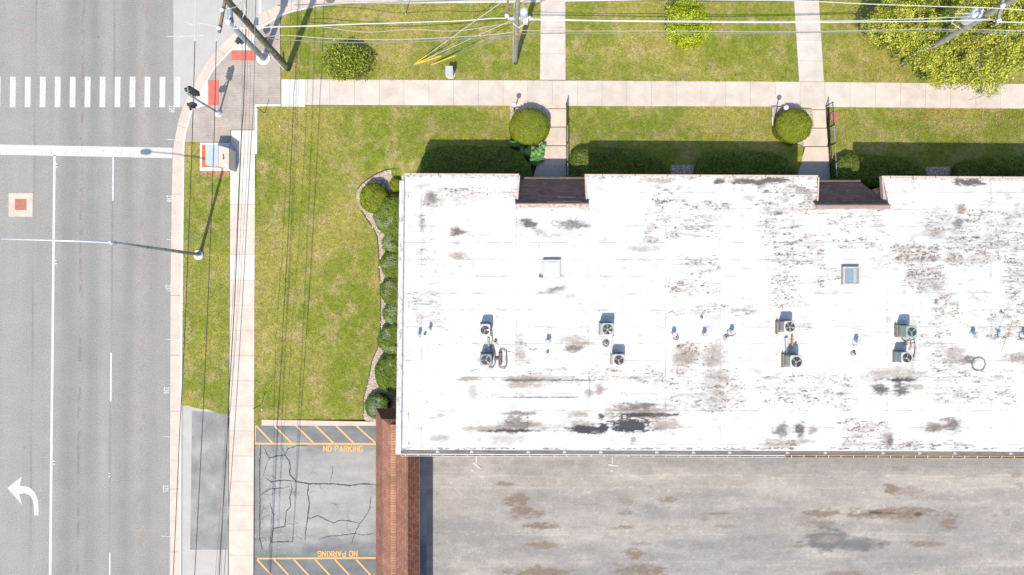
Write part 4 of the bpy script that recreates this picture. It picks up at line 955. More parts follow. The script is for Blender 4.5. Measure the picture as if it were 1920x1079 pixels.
# vents
def vent(px, py, label, tar=.14, r=.055, h=.25):
    t = thing('vent_pipe', label, 'vent pipe', rp(px, py, 0), 'open vent pipes on the white roof'); c = rp(px, py, 0)
    if tar:
        m = MB(); seg = 18; pts = [(c.x + math.cos(i * 2 * math.pi / seg) * tar * random.uniform(.8, 1.15), c.y + math.sin(i * 2 * math.pi / seg) * tar * random.uniform(.8, 1.15)) for i in range(seg)]
        m.prism(pts, ZR, ZR + .014); m.build('tar_collar', MT['tar'], t)
    m = MB(); m.lathe(c, [(r * 1.9, .016), (r * 1.3, .05), (r, .08), (r, h), (r * .78, h), (r * .78, .1)], 16); m.build('pipe', MT['ac_pale'], t)
    m = MB(); m.lathe(c, [(r * .77, .11), (r * .77, .112)], 12); m.build('opening', MT['dark'], t)
vl = [(929, 641, 'open vent pipe just right of the leftmost air conditioner pair', .13), (1026.5, 661, 'open vent pipe below the white flue left of the roof middle', 0.0), (1136.5, 644, 'open vent pipe in a ragged tar ring left of the white wrapped pipe', .2), (1267, 632, 'open vent pipe in round dark tar right of the middle, leftmost of that row', .19), (1359.5, 632, 'open vent pipe at lower left of the tarry round flue', .14),
      (1315, 596, 'small lone vent pipe above the middle flue', 0.0), (1491, 646, 'small vent pipe right of the tan pipe', 0.0), (1600, 663, 'open vent pipe in tar below a white flue right of the second pair', .15), (1696.5, 645.5, 'tiny vent pipe inside the bend of the black hose', 0.0), (1827, 632, 'small vent pipe below the flue left of the antenna', 0.0), (1876, 587, 'small vent pipe above the antenna', 0.0), (797, 627, 'small vent pipe between the two flues at the left roof edge', 0.0)]
for x, y, l, tr in vl: vent(x, y, l, tr, .05 if not tr else .058, .2)
def flue(px, py, label, r=.14, h=.42, tar=0.0):
    t = thing('flue_cap', label, 'roof flue', rp(px, py, 0), 'capped flues on the white roof'); c = rp(px, py, 0)
    if tar:
        m = MB(); seg = 18; pts = [(c.x + math.cos(i * 2 * math.pi / seg) * tar * random.uniform(.75, 1.15), c.y - .05 + math.sin(i * 2 * math.pi / seg) * tar * random.uniform(.75, 1.15)) for i in range(seg)]
        m.prism(pts, ZR, ZR + .014); m.build('tar_collar', MT['tar'], t)
    m = MB(); m.lathe(c, [(r * 1.35, .016), (r * .9, .08), (r * .62, .12), (r * .62, h - .1)], 18); m.build('stack', MT['galv_light'], t)
    m = MB(); m.lathe(c, [(r * .6, h - .12), (r, h - .1), (r, h - .02), (r * .7, h + .02)], 18); m.build('cap', MT['ac_white'], t)
    m = MB(); m.box((c.x - .02, c.y + .02, h * 0 + ZR + h + .05), (r * 1.5, r * 1.3, .07)); m.build('hood', MT['ac_white'], t)
for x, y, l, tr in [(1027, 641, 'white capped flue between the first two air conditioner groups', 0.0), (1262, 627, 'white capped flue touching the leftmost tarred vent right of the middle', 0.0), (1319, 628, 'white capped flue standing alone right of the middle', .0), (1370, 623, 'capped flue in a wide tar collar at the end of a grey streak', .23), (1603, 641, 'capped flue in tar above a tarred vent pipe', .18), (1822, 627, 'white capped flue left of the antenna', 0.0),
                    (1917, 628, 'capped flue in a tar collar at the right edge of the picture', .22), (786, 628, 'capped flue nearest the left roof edge', .12), (806, 618, 'second capped flue from the left roof edge', 0.0)]: flue(x, y, l, .12 if x > 850 else .09, .42, tr)
# skylights
def skylight(x0, y0, x1, y1, label, glass):
    a = rp(x0, y1, .2); b = rp(x1, y0, .2); c = (a + b) / 2; W, D = b.x - a.x, b.y - a.y
    t = thing('skylight', label, 'skylight', (c.x, c.y, ZR), 'square skylights on the flat roof')
    m = MB(); m.box((c.x, c.y, ZR + .10), (W, D, .22)); m.build('curb', MT['ac_white'], t)
    m = MB()
    for dx, dy, sx, sy in ((0, D / 2 - .04, W + .02, .08), (0, -D / 2 + .04, W + .02, .08), (W / 2 - .04, 0, .08, D - .16), (-W / 2 + .04, 0, .08, D - .16)): m.box((c.x + dx, c.y + dy, ZR + .24), (sx, sy, .06))
    m.build('frame', MT['coping_pink'] if glass else MT['ac_white'], t)
    m = MB()
    if glass:
        m.box((c.x, c.y, ZR + .225), (W - .16, D - .16, .02)); m.build('pane', MT['glass'], t)
        m = MB(); m.box((c.x + .17, c.y, ZR + .24), (.16, D - .2, .01)); m.build('blind', MT['ac_pale'], t)
    else:
        n = 10
        for i in range(n):
            for k in range(n):
                f = lambda u, v: (c.x + (u - .5) * (W - .12), c.y + (v - .5) * (D - .12), ZR + .24 + .10 * (1 - abs(2 * u - 1) ** 4) * (1 - abs(2 * v - 1) ** 4))
                m.quad(f(i / n, k / n), f((i + 1) / n, k / n), f((i + 1) / n, (k + 1) / n), f(i / n, (k + 1) / n))
        m.build('dome', MT['porcelain'], t, smooth=True)
skylight(1018, 488, 1051, 524, 'white domed skylight on the left part of the roof', False)
skylight(1580, 501, 1612, 535, 'skylight with bluish clear glass on the right part of the roof', True)
# loose boards
m = MB(); c = rp(1505, 361, .05); m.box((c.x - .08, c.y + .08, ZR + .03), (.5, .34, .04), R(-6)); m.box((c.x + .30, c.y - .10, ZR + .055), (.42, .26, .04), R(-55)); tag(m.build('loose_boards', MT['wood_grey']), 'two loose grey boards lying on the roof by the right entrance roof', 'board')
# antenna
t = thing('roof_antenna', 'thin rooftop antenna with toothed boom and short cross elements', 'antenna', rp(1876, 628, 0))
a0, a1 = rp(1877.5, 659, .70), rp(1898.5, 603, .70); MB().tube([a0, a1], .012, 5).build('boom', MT['pipe_tan'], t)
el = MB(); d = (a1 - a0).normalized(); n = Vector((-d.y, d.x, 0))
for i in range(17):
    p = a0.lerp(a1, i / 16); l_ = .10 if i > 7 else .14; el.tube([p - n * l_, p + n * l_], .006, 4)
for i in (4, 5, 6): 
    p = a0.lerp(a1, .3 + (i - 4) * .12); el.tube([p - n * .30, p + n * .30], .010, 4)
el.build('elements', MT['pipe_tan'], t); c = a0.lerp(a1, .45); MB().tube([c + Vector((0, 0, .02)), Vector((c.x, c.y, ZR))], .02, 6).build('mast', MT['galv'], t)
MB().box(Vector((c.x, c.y, ZR + .5)), (.2, .16, .02)).build('reflector', MT['ac_pale'], t); MB().box(Vector((c.x, c.y, ZR + .02)), (.22, .22, .04)).build('foot', MT['ac_pale'], t)

# wall lamps under the south eave
def walllamp(px, py, ang, label):
    t = thing('flood_light', label, 'wall light', P(px, py - 9, 4.3), 'flood lights on the rear wall')
    b0 = P(px, py - 9, 4.35); d = Vector((math.cos(ang), math.sin(ang), 0)); c = b0 + Vector((0, -.45, 0)); MB().tube([Vector((b0.x, b0.y + .5, 4.5)), b0, c], .022, 6).build('arm', MT['galv_light'], t)
    n_ = Vector((-d.y, d.x, 0)); w1, w2 = .05, .03
    h1 = MB(); e = c + d * .0; h1.prism([(e - d * .22 + n_ * w1)[:2], (e + d * .32 + n_ * w2)[:2], (e + d * .32 - n_ * w2)[:2], (e - d * .22 - n_ * w1)[:2]], 4.30, 4.40); h1.build('head', MT['ac_white'], t)
    f = c + Vector((-.22, -.28, 0)) if ang < -.3 else c + Vector((-.04, -.30, 0)); MB().tube([c, f], .016, 6).build('stem', MT['ac_pale'], t)
    MB().box((f.x, f.y, 4.35), (.13, .08, .08), ang).build('sensor', MT['ac_white'], t)
walllamp(893, 866, R(-40), 'angled white flood light on the rear wall near the red roof'); walllamp(1148, 866, R(-8), 'straight white flood light on the rear wall nearer the middle')

# ================================================================= SHINGLED SCREEN ROOF
t = thing('covered_walkway', 'long russet shingled walkway roof running down from the building corner', 'covered walkway', G(759, 980, 0))
ZE, ZT, ZG = 2.6, 3.45, 3.75
yT, yB = 752, 1500
ground = lambda x, y, z: G(x, y, z)
# plan x (ground px): outer eaves 722 / 796 ; top edges 736 / 780 ; ridge 758
xL, xR_, tL, tR, xr = 722, 797, 736.5, 781, 757.5
hip = 14
def sl(a, b, name, mat): 
    m = MB(); m.quad(*a) ; 
    return m.build(name, mat, t)
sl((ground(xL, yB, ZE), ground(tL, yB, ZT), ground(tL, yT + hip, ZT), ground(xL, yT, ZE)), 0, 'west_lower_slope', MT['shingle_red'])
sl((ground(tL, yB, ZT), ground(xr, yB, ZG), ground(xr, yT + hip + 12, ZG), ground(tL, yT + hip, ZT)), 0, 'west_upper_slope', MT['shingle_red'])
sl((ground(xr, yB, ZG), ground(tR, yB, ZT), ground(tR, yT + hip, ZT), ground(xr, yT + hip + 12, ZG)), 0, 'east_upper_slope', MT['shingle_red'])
sl((ground(tR, yB, ZT), ground(xR_, yB, ZE), ground(xR_, yT, ZE), ground(tR, yT + hip, ZT)), 0, 'east_lower_slope', MT['shingle_red_shaded'])
sl((ground(xL, yT, ZE), ground(tL, yT + hip, ZT), ground(tR, yT + hip, ZT), ground(xR_, yT, ZE)), 0, 'north_slope', MT['shingle_red_shaded'])
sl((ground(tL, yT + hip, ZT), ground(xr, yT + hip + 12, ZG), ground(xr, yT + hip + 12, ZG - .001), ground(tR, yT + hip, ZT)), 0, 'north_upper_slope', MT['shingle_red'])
cm = MB()
for k in range(-1, 300):
    y = yT + hip + 12 + k * 4.4
    if y > yB: break
    a = ground(xr - 4.5, y, ZG - .035); b = ground(xr, y, ZG + .02); c = ground(xr + 4.5, y, ZG - .035); dd = Vector((0, -.17, -.012))
    cm.quad(a + dd, b + dd, b, a); cm.quad(b + dd, c + dd, c, b)
cm.build('ridge_caps', MT['shingle_cap'], t)
fl = MB()
for x, z in ((tL, ZT), (tR, ZT)): fl.tube([ground(x, yB, z), ground(x, yT + hip, z)], .018, 5)
fl.tube([ground(xL, yT, ZE), ground(tL, yT + hip, ZT)], .03, 5); fl.build('edge_flashing', MT['fascia'], t)
ev = MB()
for x in (xL, xR_): ev.tube([ground(x, yB, ZE - .03), ground(x, yT, ZE - .03)], .04, 6)
ev.build('eave_trim', MT['fascia'], t)
wl = MB()
for y in range(780, 1500, 90): wl.box(ground(745, y, ZE / 2), (.35, .35, ZE)); wl.box(ground(774, y, ZE / 2), (.35, .35, ZE))
wl.build('brick_piers', MT['brick'], t)
MB().box(ground(759.5, (yT + yB) / 2 + 6, ZE - .06), ((xR_ - xL) / M1 - .2, (yB - yT) / M1 - .6, .05)).build('soffit', MT['coping_pink'], t)

# ================================================================= STREET FURNITURE
def disc(px, py, r, z0, z1, mat, name, parent=None, seg=28):
    m = MB(); m.lathe(P(px, py, 0), [(r, z0), (r, z1 - .01), (r - .01, z1)], seg); return m.build(name, mat, parent)
# street light
t = thing('street_light', 'tall grey street light leaning its white arm over the road', 'street light', P(374, 478, 0))
disc(374, 479, .29, 0, .17, MT['whitecon'], 'footing', t)
b0 = P(374, 478, .17); tp = P(209, 455.5, 9.05)
MB().tube([b0, b0.lerp(tp, .33), b0.lerp(tp, .62), tp], [.10, .09, .08, .07], 14).build('pole', MT['galv'], t, smooth=True)
cl = MB()
for f in (.28, .36, .45, .66, .97): p = b0.lerp(tp, f); dr = (tp - b0).normalized(); cl.tube([p - dr * .04, p + dr * .04], .105 - .03 * f, 12)
cl.build('clamp_bands', MT['tar'], t)
MB().lathe(b0, [(.22, 0), (.22, .03), (.13, .06), (.12, .2)], 16).build('base_plate', MT['galv'], t)
hd = P(-4, 448.5, 9.9)
MB().tube([tp - Vector((0, 0, .2)), tp + Vector((-.2, 0, .12)), tp.lerp(hd, .25) + Vector((0, 0, .22)), tp.lerp(hd, .6) + Vector((0, 0, .16)), hd], [.06, .045, .04, .035, .03], 10).build('arm', MT['galv_light'], t, smooth=True)
MB().lathe(tp - Vector((0, 0, .05)), [(.09, 0), (.11, .08), (.06, .2)], 14).build('pole_cap', MT['galv_light'], t)
hl = MB(); c = hd + Vector((-.25, 0, 0)); n0 = 12
prof = [(-.34, .04), (-.25, .13), (0, .17), (.2, .15), (.36, .05)]
hl.tube([c + Vector((x, 0, 0)) for x, r in prof], [r for x, r in prof], 12); hl.build('lamp_head', MT['galv_light'], t, smooth=True)

# utility poles
def up_pole(base, top, zt, r0, r1, mat, label):
    b = P(*base, 0); tpp = P(*top, zt); t = thing('utility_pole', label, 'utility pole', b, 'wooden utility poles')
    m = MB(); n = 14; m.tube([b.lerp(tpp, i / n) + Vector((random.uniform(-.01, .01), random.uniform(-.01, .01), 0)) for i in range(n + 1)], [r0 + (r1 - r0) * i / n for i in range(n + 1)], 18); m.build('post', mat, t, smooth=True)
    def at(z): return b.lerp(tpp, z / zt)
    return t, at
def insulator(c, parent, s_=1.0):
    MB().lathe(c, [(.03 * s_, 0), (.05 * s_, .03), (.085 * s_, .06), (.05 * s_, .09), (.075 * s_, .12), (.045 * s_, .17), (.02 * s_, .2)], 12).build('insulator', MT['porcelain'], parent)
P1, at1 = up_pole((541, 130), (400, -28), 11.5, .185, .14, MT['wood_old'], 'mossy brown utility pole leaning over the street corner')
def crossarm(t, c, e0, e1, mat, zs=.12):
    d = (e1 - e0); m = MB(); m.box((e0 + e1) / 2, (.11, d.length, zs), math.atan2(d.y, d.x) - math.pi / 2); return m.build('crossarm', mat, t)
e0, e1 = P(411, 62, 9.9), P(433, -60, 9.9); crossarm(P1, None, e0, e1, MT['arm_wood'])
for f in (.06, .34, .66, .94): insulator(e0.lerp(e1, f) + Vector((0, 0, .06)), P1, 1.2)
MB().tube([P(511.5, 108, 1.3) + Vector((0, 0, 0)), P(534, 131.5, .02)], .05, 8).build('conduit', MT['galv_light'], P1)
bo = MB()
for z, s_ in ((4.6, .09), (6.3, .06), (7.3, .05), (8.4, .05)): c = at1(z); bo.box(c + Vector((.13, .10, 0)), (s_, s_, .10), R(45))
bo.build('hardware', MT['galv'], P1)
MB().tube([at1(8.2) + Vector((-.25, .1, .1)), at1(8.0) + Vector((.05, -.18, .12)), at1(8.6) + Vector((.4, .1, 0)), at1(9.2) + Vector((.5, .4, 0))], .022, 6).build('jumper', MT['wire_white'], P1)
P2, at2 = up_pole((966.5, 119), (972, -37), 11.3, .13, .10, MT['wood_grey'], 'grey utility pole with transformer beside the left walkway')
MB().tube([P(962.3, 121, .02), at2(5.2) + Vector((-.16, 0, 0)), at2(9) + Vector((-.15, 0, 0))], .03, 6).build('conduit', MT['galv_light'], P2)
e0, e1 = P(950, 38, 9.6), P(957, -75, 9.6); crossarm(P2, None, e0, e1, MT['arm_wood'])
for f in (.05, .36, .64, .95): insulator(e0.lerp(e1, f) + Vector((0, 0, .06)), P2, 1.2)
c = at2(7.4) + Vector((.32, .02, 0)); MB().lathe(c - Vector((0, 0, .45)), [(.10, 0), (.20, .02), (.20, .8), (.17, .88), (.08, .92)], 20).build('transformer', MT['galv_light'], P2)
MB().box(at2(6.9) + Vector((0.12, 0, 0)), (1.25, .10, .10)).build('equipment_arm', MT['galv_light'], P2)
for dx in (-.45, .15, .62): insulator(at2(6.95) + Vector((dx, .0, .03)), P2, 1.0)
MB().box(at2(6.9) + Vector((.42, -.05, .15)), (.24, .5, .3)).build('cutout', MT['porcelain'], P2)
MB().box(at2(5.1) + Vector((0, -.13, 0)), (.22, .08, .1)).build('cable_clamp', MT['orange'], P2)
MB().tube([at2(6.6) + Vector((-.2, -.1, 0)), at2(6.4) + Vector((.1, -.22, -.1)), at2(6.6) + Vector((.5, -.1, .1)), at2(6.9) + Vector((.8, 0, .1))], .03, 6).build('jumper', MT['wire_white'], P2)
P3, at3 = up_pole((1690, 122), (1980, -46), 11.3, .17, .13, MT['wood_grey'], 'grey utility pole rising through the large tree')
e0, e1 = P(1868, 48, 8.9), P(1893, -50, 8.9); crossarm(P3, None, e0, e1, MT['wood_grey'])
for f in (.07, .35, .65, .94): insulator(e0.lerp(e1, f) + Vector((0, 0, .06)), P3, 1.3)
c = at3(6.7) + Vector((-.42, .12, 0)); MB().lathe(c - Vector((0, 0, .5)), [(.14, 0), (.28, .02), (.28, .85), (.24, .94), (.1, .98)], 22).build('transformer', MT['galv_light'], P3)
insulator(c + Vector((.1, .1, .45)), P3, 1.2); insulator(c + Vector((-.1, -.08, .45)), P3, 1.2)
MB().tube([c + Vector((-.3, 0, .3)), c + Vector((-.75, .15, .0)), c + Vector((-.9, -.25, -.2)), c + Vector((-.4, -.5, -.3))], .02, 6).build('jumper', MT['wire_white'], P3)
MB().tube([P(1686, 124, .02), at3(3) + Vector((-.2, 0, 0))], .05, 8).build('conduit', MT['galv_light'], P3)

# wires
def cat_(pts, n=8):
    out = []; pts = [np.array(p, float) for p in pts]; m = len(pts)
    for i in range(m - 1):
        a, b, c, d = pts[max(i - 1, 0)], pts[i], pts[i + 1], pts[min(i + 2, m - 1)]
        for k in range(n):
            t_ = k / n; out.append(.5 * (2 * b + (c - a) * t_ + (2 * a - 5 * b + 4 * c - d) * t_ ** 2 + (3 * b - a - 3 * c + d) * t_ ** 3))
    out.append(pts[-1]); return out
def wire(pts, r, mat, label, name='overhead_wire', grp='overhead wires', parent=None, n=8):
    m = MB(); m.tube([P(*p) for p in cat_(pts, n)], r, 6)
    o = m.build(name, mat, parent, smooth=True)
    if parent is None: tag(o, label, 'cable', grp)
    return o
wire([(436, 54, 6.4), (560, 50, 6.3), (700, 45, 6.2), (860, 40, 6.4), (930, 35, 6.8), (968, 37, 6.9)], .027, MT['wire_white'], 'thick white wire, uppermost of those between the mossy pole and the grey pole')
wire([(497, 50, 5.6), (600, 51, 5.3), (650, 58, 5.3), (700, 61, 5.2), (770, 56, 5.2), (850, 59, 5.3), (920, 50, 5.9), (966, 42, 6.5)], .018, MT['wire_tan'], 'wavy thin grey wire second from the top left of the grey pole')
wire([(488, 74, 4.5), (530, 67, 4.5), (620, 73, 4.4), (740, 75, 4.4), (860, 70, 4.6), (930, 65, 4.9), (966, 60, 5.1)], .022, MT['wire_tan'], 'pale tan cable just above the dark one between the left two poles')
wire([(490, 72, 4.5), (560, 77, 4.3), (680, 81, 4.2), (780, 79, 4.3), (880, 73, 4.6), (966, 66, 5.0)], .024, MT['wire_grey'], 'dark grey cable, lowest of the strands above the leafy shrub')
wire([(966, 37, 6.9), (1060, 39, 6.6), (1200, 41, 6.3), (1400, 43, 6.2), (1560, 42.5, 6.3), (1750, 40.5, 6.8), (1862, 38, 7.6), (1880, 42, 8.3), (2100, 46, 8.2)], .028, MT['wire_white'], 'thick white wire running right from the grey pole to the tree pole')
wire([(985, 34, 6.9), (1100, 38.5, 6.7), (1250, 39.8, 6.4), (1450, 41, 6.2), (1600, 39.5, 6.4), (1800, 33, 6.8), (1822, 32, 6.9)], .016, MT['wire_white'], 'white wire twinned just above the thick one, ending at the right transformer')
wire([(966, -38, 9.8), (1100, -8, 9.3), (1300, 0, 9.0), (1480, 2, 8.9), (1620, 8, 8.8), (1760, 13, 8.8), (1880, 17, 9.0), (2100, 34, 8.8)], .020, MT['wire_white'], 'high white wire slanting across the top right over the large tree')
wire([(966, 58, 5.2), (1080, 59, 4.9), (1250, 59, 4.7), (1450, 60.5, 4.7), (1600, 58.5, 4.9), (1730, 55.5, 5.1), (1786, 56, 5.2), (1880, 57.5, 5.2), (2100, 64, 5.0)], .018, MT['wire_tan'], 'thin pale cable above the dark one right of the grey pole')
wire([(966, 64, 5.1), (1080, 63, 4.8), (1250, 63.8, 4.6), (1450, 62.5, 4.6), (1600, 60.5, 4.8), (1730, 59.5, 5.0), (1800, 59.5, 5.1), (1900, 63, 5.1), (2100, 70, 5.0)], .026, MT['wire_grey'], 'dark grey cable passing over the round yellow green tree')
# guy wires with yellow guards
def guy(a, pole_at, z, yf, label):
    t = thing('guy_wire', label, 'guy wire', P(*a, ZL), 'guy wires with yellow guards'); A = P(*a, ZL); B = pole_at(z)
    MB().tube([A, B], .014, 6).build('cable', MT['wire_grey' if z < 5.3 else 'wire_white'], t)
    MB().tube([A + (B - A) * .015, A.lerp(B, yf)], .034, 8).build('guard', MT['yellow'], t)
    MB().tube([A - Vector((0, 0, .05)), A + (B - A).normalized() * .18], .03, 8).build('anchor', MT['galv_light'], t)
guy((776, 121.5), at2, 10.2, .155, 'steepest guy wire crossing above all the others from the left ground anchor')
guy((777, 121.5), at2, 7.0, .235, 'middle guy wire from the left ground anchor')
guy((779, 121.5), at2, 5.2, .28, 'lowest guy wire from the left ground anchor')
guy((808, 122.5), at2, 5.0, .32, 'guy wire from the separate right ground anchor nearest the telecom box')
# north-south wires over the roadside
def ns(lab, pts, split_y, r, z, mat2=None):
    if split_y is None:
        return wire([(x, y, z) for x, y in pts], r, mat2 or MT['wire_black'], lab)
    t = thing('overhead_wire', lab, 'cable', P(pts[len(pts) // 2][0], pts[len(pts) // 2][1], z), 'overhead wires')
    a = [p for p in pts if p[1] <= split_y]; b = [p for p in pts if p[1] >= split_y]
    wire([(x, y, z) for x, y in a], r, MT['wire_white'], '', 'white_section', parent=t); wire([(x, y, z) for x, y in b], r * 1.05, MT['wire_black'], '', 'black_section', parent=t)  # white upper stretch and black lower stretch of one wire
ns('high thin wire nearest the road, white up top then black', [(369, -80), (367, 0), (365.5, 78), (360, 270), (350, 540), (342, 715), (337, 810), (325, 1079), (315, 1300)], 78, .017, 9.9)
ns('high thin wire crossing the cabinet and the grass verge', [(408, -80), (407, 0), (405.5, 78), (401, 270), (391, 540), (379, 810), (365, 1079), (353, 1300)], 78, .017, 9.9)
ns('thick dark cable above the left edge of the sidewalk', [(463, -60), (461, 60), (456.5, 200), (452, 270), (441, 540), (428.5, 760), (426.5, 810), (411, 1079), (400, 1300)], None, .024, 5.6)
ns('dark cable over the right half of the sidewalk', [(481, -60), (478, 60), (475, 200), (470.5, 270), (456, 540), (440, 800), (420, 1079), (405, 1300)], None, .021, 7.6, MT['wire_grey'])
ns('thin brown wire just right of the thick sidewalk cable', [(468, -60), (466, 60), (461, 200), (457, 300), (446, 540), (432, 760), (424, 810), (404, 1079), (391, 1300)], None, .010, 5.8, MT['arm_wood'])
ns('thin brown wire in the middle of the sidewalk strands', [(474, -60), (472, 60), (468, 200), (464, 300), (450, 540), (431, 780), (428, 850), (408, 1079), (396, 1300)], None, .010, 6.4, MT['arm_wood'])
ns('thin grey cable low over the dark driveway patch', [(455, -60), (454.5, 60), (453.5, 200), (450, 300), (438, 540), (423, 760), (421, 830), (414.5, 1079), (406, 1300)], None, .012, 5.2, MT['wire_grey'])
wire([(363, 42, 9.8), (405, 50, 9.8), (437, 54, 9.8)], .012, MT['wire_white'], 'short white jumper from the road wire to the crossarm end')
wire([(407, 18, 9.8), (430, 17, 9.8), (446, 12, 9.5), (452, 5, 9.3)], .018, MT['wire_white'], 'short curved white jumper over the top of the mossy pole')
for x, z, sd_ in ((477.5, 6.2, 'left'), (482.5, 6.2, 'right')):
    m = MB(); c0, c1 = P(x, 34, z), P(x, 48, z); m.tube([c0, c1], [.06, .06], 10); tag(m.build('splice_case', MT['galv_light']), sd_ + ' one of two small silver splice cases on the cables right of the mossy pole', 'splice case', 'silver splice cases')

# mast arm signal pole
t = thing('mast_pole', 'thick grey steel mast pole with arm reaching off the top edge', 'signal mast', P(495, 111, 0))
disc(495, 111, .41, 0, .15, MT['whitecon'], 'footing', t)
b0 = P(495, 111, .14); tp = P(428, 42, 5.85)
MB().tube([b0, b0.lerp(tp, .5), tp], [.17, .155, .14], 20).build('pole', MT['galv'], t, smooth=True)
MB().lathe(b0, [(.26, 0), (.26, .04), (.18, .06), (.18, .12)], 20).build('base_plate', MT['galv_light'], t)
MB().lathe(tp, [(.15, 0), (.16, .06), (.11, .13), (.04, .16)], 18).build('cap', MT['lamp_glass'], t)
MB().tube([P(434, 50, 5.3), P(431.5, 30, 5.45), P(430.5, 0, 5.6), P(430, -160, 6.1), P(430, -330, 6.4)], [.15, .145, .14, .11, .08], 18).build('mast_arm', MT['galv'], t, smooth=True)
br = MB(); br.tube([P(421, 47, 5.4), P(430, 50, 5.65), P(434, 38, 5.75)], .03, 8); br.tube([P(436, 56, 5.2), P(440, 48, 5.45), P(438, 40, 5.6)], .03, 8); br.build('arm_brackets', MT['galv_light'], t)
c = P(451.5, 76, 2.9); m = MB(); m.box(c, (.30, .22, .5), R(40)); m.box(c + Vector((-.1, -.1, .1)), (.3, .25, .05), R(40)); m.build('walk_signal', MT['dark'], t)
c = P(500, 103, 2.2)
# black traffic signal on slim post
t = thing('traffic_signal', 'black traffic signal heads on a slim grey post at the paver corner', 'traffic signal', P(410, 213, 0))
disc(411, 214, .24, 0, .125, MT['whitecon'], 'footing', t)
b0 = P(411, 213, .12); tp = b0 + Vector((0, 0, 4.0)); MB().tube([b0, tp], .055, 12).build('post', MT['galv'], t, smooth=True)
m = MB(); m.lathe(b0, [(.19, 0), (.17, .12), (.10, .28), (.07, .34)], 8); m.build('base', MT['galv_light'], t)
hx = b0 + Vector((.12, .30, 0)); hy = b0 + Vector((-.28, -.26, 0))
MB().tube([b0 + Vector((0, 0, 3.2)), Vector((hx.x, hx.y, 3.25)), Vector((hx.x, hx.y, 3.1))], .028, 8).build('bracket', MT['galv'], t)
MB().tube([b0 + Vector((0, 0, 3.9)), Vector((hx.x, hx.y, 4.35)), Vector((hx.x, hx.y, 4.3))], .028, 8).build('bracket', MT['galv'], t)
MB().tube([b0 + Vector((0, 0, 3.3)), Vector((hy.x, hy.y, 3.4)), Vector((hy.x, hy.y, 3.2))], .028, 8).build('bracket', MT['galv'], t)
def sighead(c, n, rot, parent, s_=.33):
    m = MB(); m.box((c.x, c.y, c.z + n * s_ / 2), (.17, s_, n * s_), rot, .03); 
    hh = m.build('signal_head', MT['dark'], parent); d = Vector((math.cos(rot), math.sin(rot), 0)); nn = Vector((-d.y, d.x, 0))
    for k in range(n):
        cz = c.z + (k + .5) * s_; v = MB(); seg = 12; r = s_ * .42; rings = [(0.08, r), (.27, r * 1.02)]
        i0 = len(v.v)
        for dd, rr in rings:
            for i in range(seg + 1):
                a = R(-50) + R(280) * i / seg; v.v.append(tuple(Vector((c.x, c.y, cz)) + d * dd * (1 if True else 0) + nn * rr * math.cos(a) + Vector((0, 0, rr * math.sin(a)))))
        for i in range(seg): v.f.append((i, i + 1, seg + 2 + i, seg + 1 + i))
        v.build('visor', MT['black'], hh)
        l = MB(); l.tube([Vector((c.x, c.y, cz)) + d * .09, Vector((c.x, c.y, cz)) + d * .125], r * .95, 14); l.build('lens', MT['tar'], hh)
sighead(Vector((hx.x, hx.y, 3.1)), 4, R(190), t, .27)
sighead(Vector((hy.x, hy.y, 2.8)), 1, R(-80), t, .40)
# small lid in pavers
tag(disc(427, 226, .10, .08, .118, MT['ac_pale'], 'manhole'), 'small round grey lid set in the pavers', 'manhole lid')
# cabinet
t = thing('control_cabinet', 'beige signal control cabinet with grey top on a pale slab', 'utility cabinet', P(403, 295, 0))
a, b = P(375, 321, .16), P(431.5, 268.5, .16); MB().box(((a.x + b.x) / 2, (a.y + b.y) / 2, .08), (b.x - a.x, b.y - a.y, .17)).build('slab', MT['whitecon'], t)
a, b = P(378.5, 314.5, .17), P(402, 273, .17); MB().box(((a.x + b.x) / 2, (a.y + b.y) / 2, .17), (b.x - a.x, b.y - a.y, .012)).build('orange_plate', MT['rust'], t)
zc = 1.5; a, b = P(386, 310, zc), P(409, 273, zc); cx, cy = (a.x + b.x) / 2, (a.y + b.y) / 2; W, D = b.x - a.x, b.y - a.y
MB().box((cx, cy, (zc + .16) / 2), (W - .02, D - .02, zc - .16)).build('body', MT['cab_beige'], t)
MB().box((cx, cy, zc), (W + .03, D + .03, .04)).build('top', MT['cab_top'], t)
sl_ = MB(); q0, q1, q2, q3 = P(409, 273.5, 1.5), P(409, 310, 1.5), P(429, 318, 1.2), P(429, 279, 1.2)
sl_.quad(q0, q1, q2, q3); g0, g1, g2, g3 = [Vector((q.x, q.y, .17)) for q in (q0, q1, q2, q3)]
sl_.quad(q1, g1, g2, q2); sl_.quad(q2, g2, g3, q3); sl_.quad(q3, g3, g0, q0); sl_.build('tilted_side', MT['cab_beige'], t)  # cabinet's upright east side, its shape tilted up so the sun brightens it
hc = (q0 + q1 + q2 + q3) / 4; MB().box(hc + Vector((0, 0, .02)), (.05, .30, .05), R(4)).build('handle', MT['tar'], t)
c2 = P(430, 296, .6); m = MB(); m.box((c2.x, c2.y, .38), (.13, 1.35, .45)); m.build('side_cabinet', MT['cab_top'], t)
# manhole in road
t = thing('manhole', 'square rusty manhole lid in a pale concrete collar in the road', 'manhole', P(39, 385, 0))
MB().prism([P(*p)[:2] for p in [(16.5, 363), (62, 363.5), (61, 407.5), (16.5, 407)]], -.02, .012).build('collar', MT['curbcon'], t)
MB().prism([P(*p)[:2] for p in [(28.5, 374), (50, 374), (50, 395), (28.5, 395)]], -.02, .018).build('lid', MT['rust_lid'], t)
# brown round lid by steps
tag(disc(1562, 221, .31, .0, .19, MT['rust_lid'], 'manhole'), 'round reddish brown lid in the grass beside the right railing', 'manhole lid')
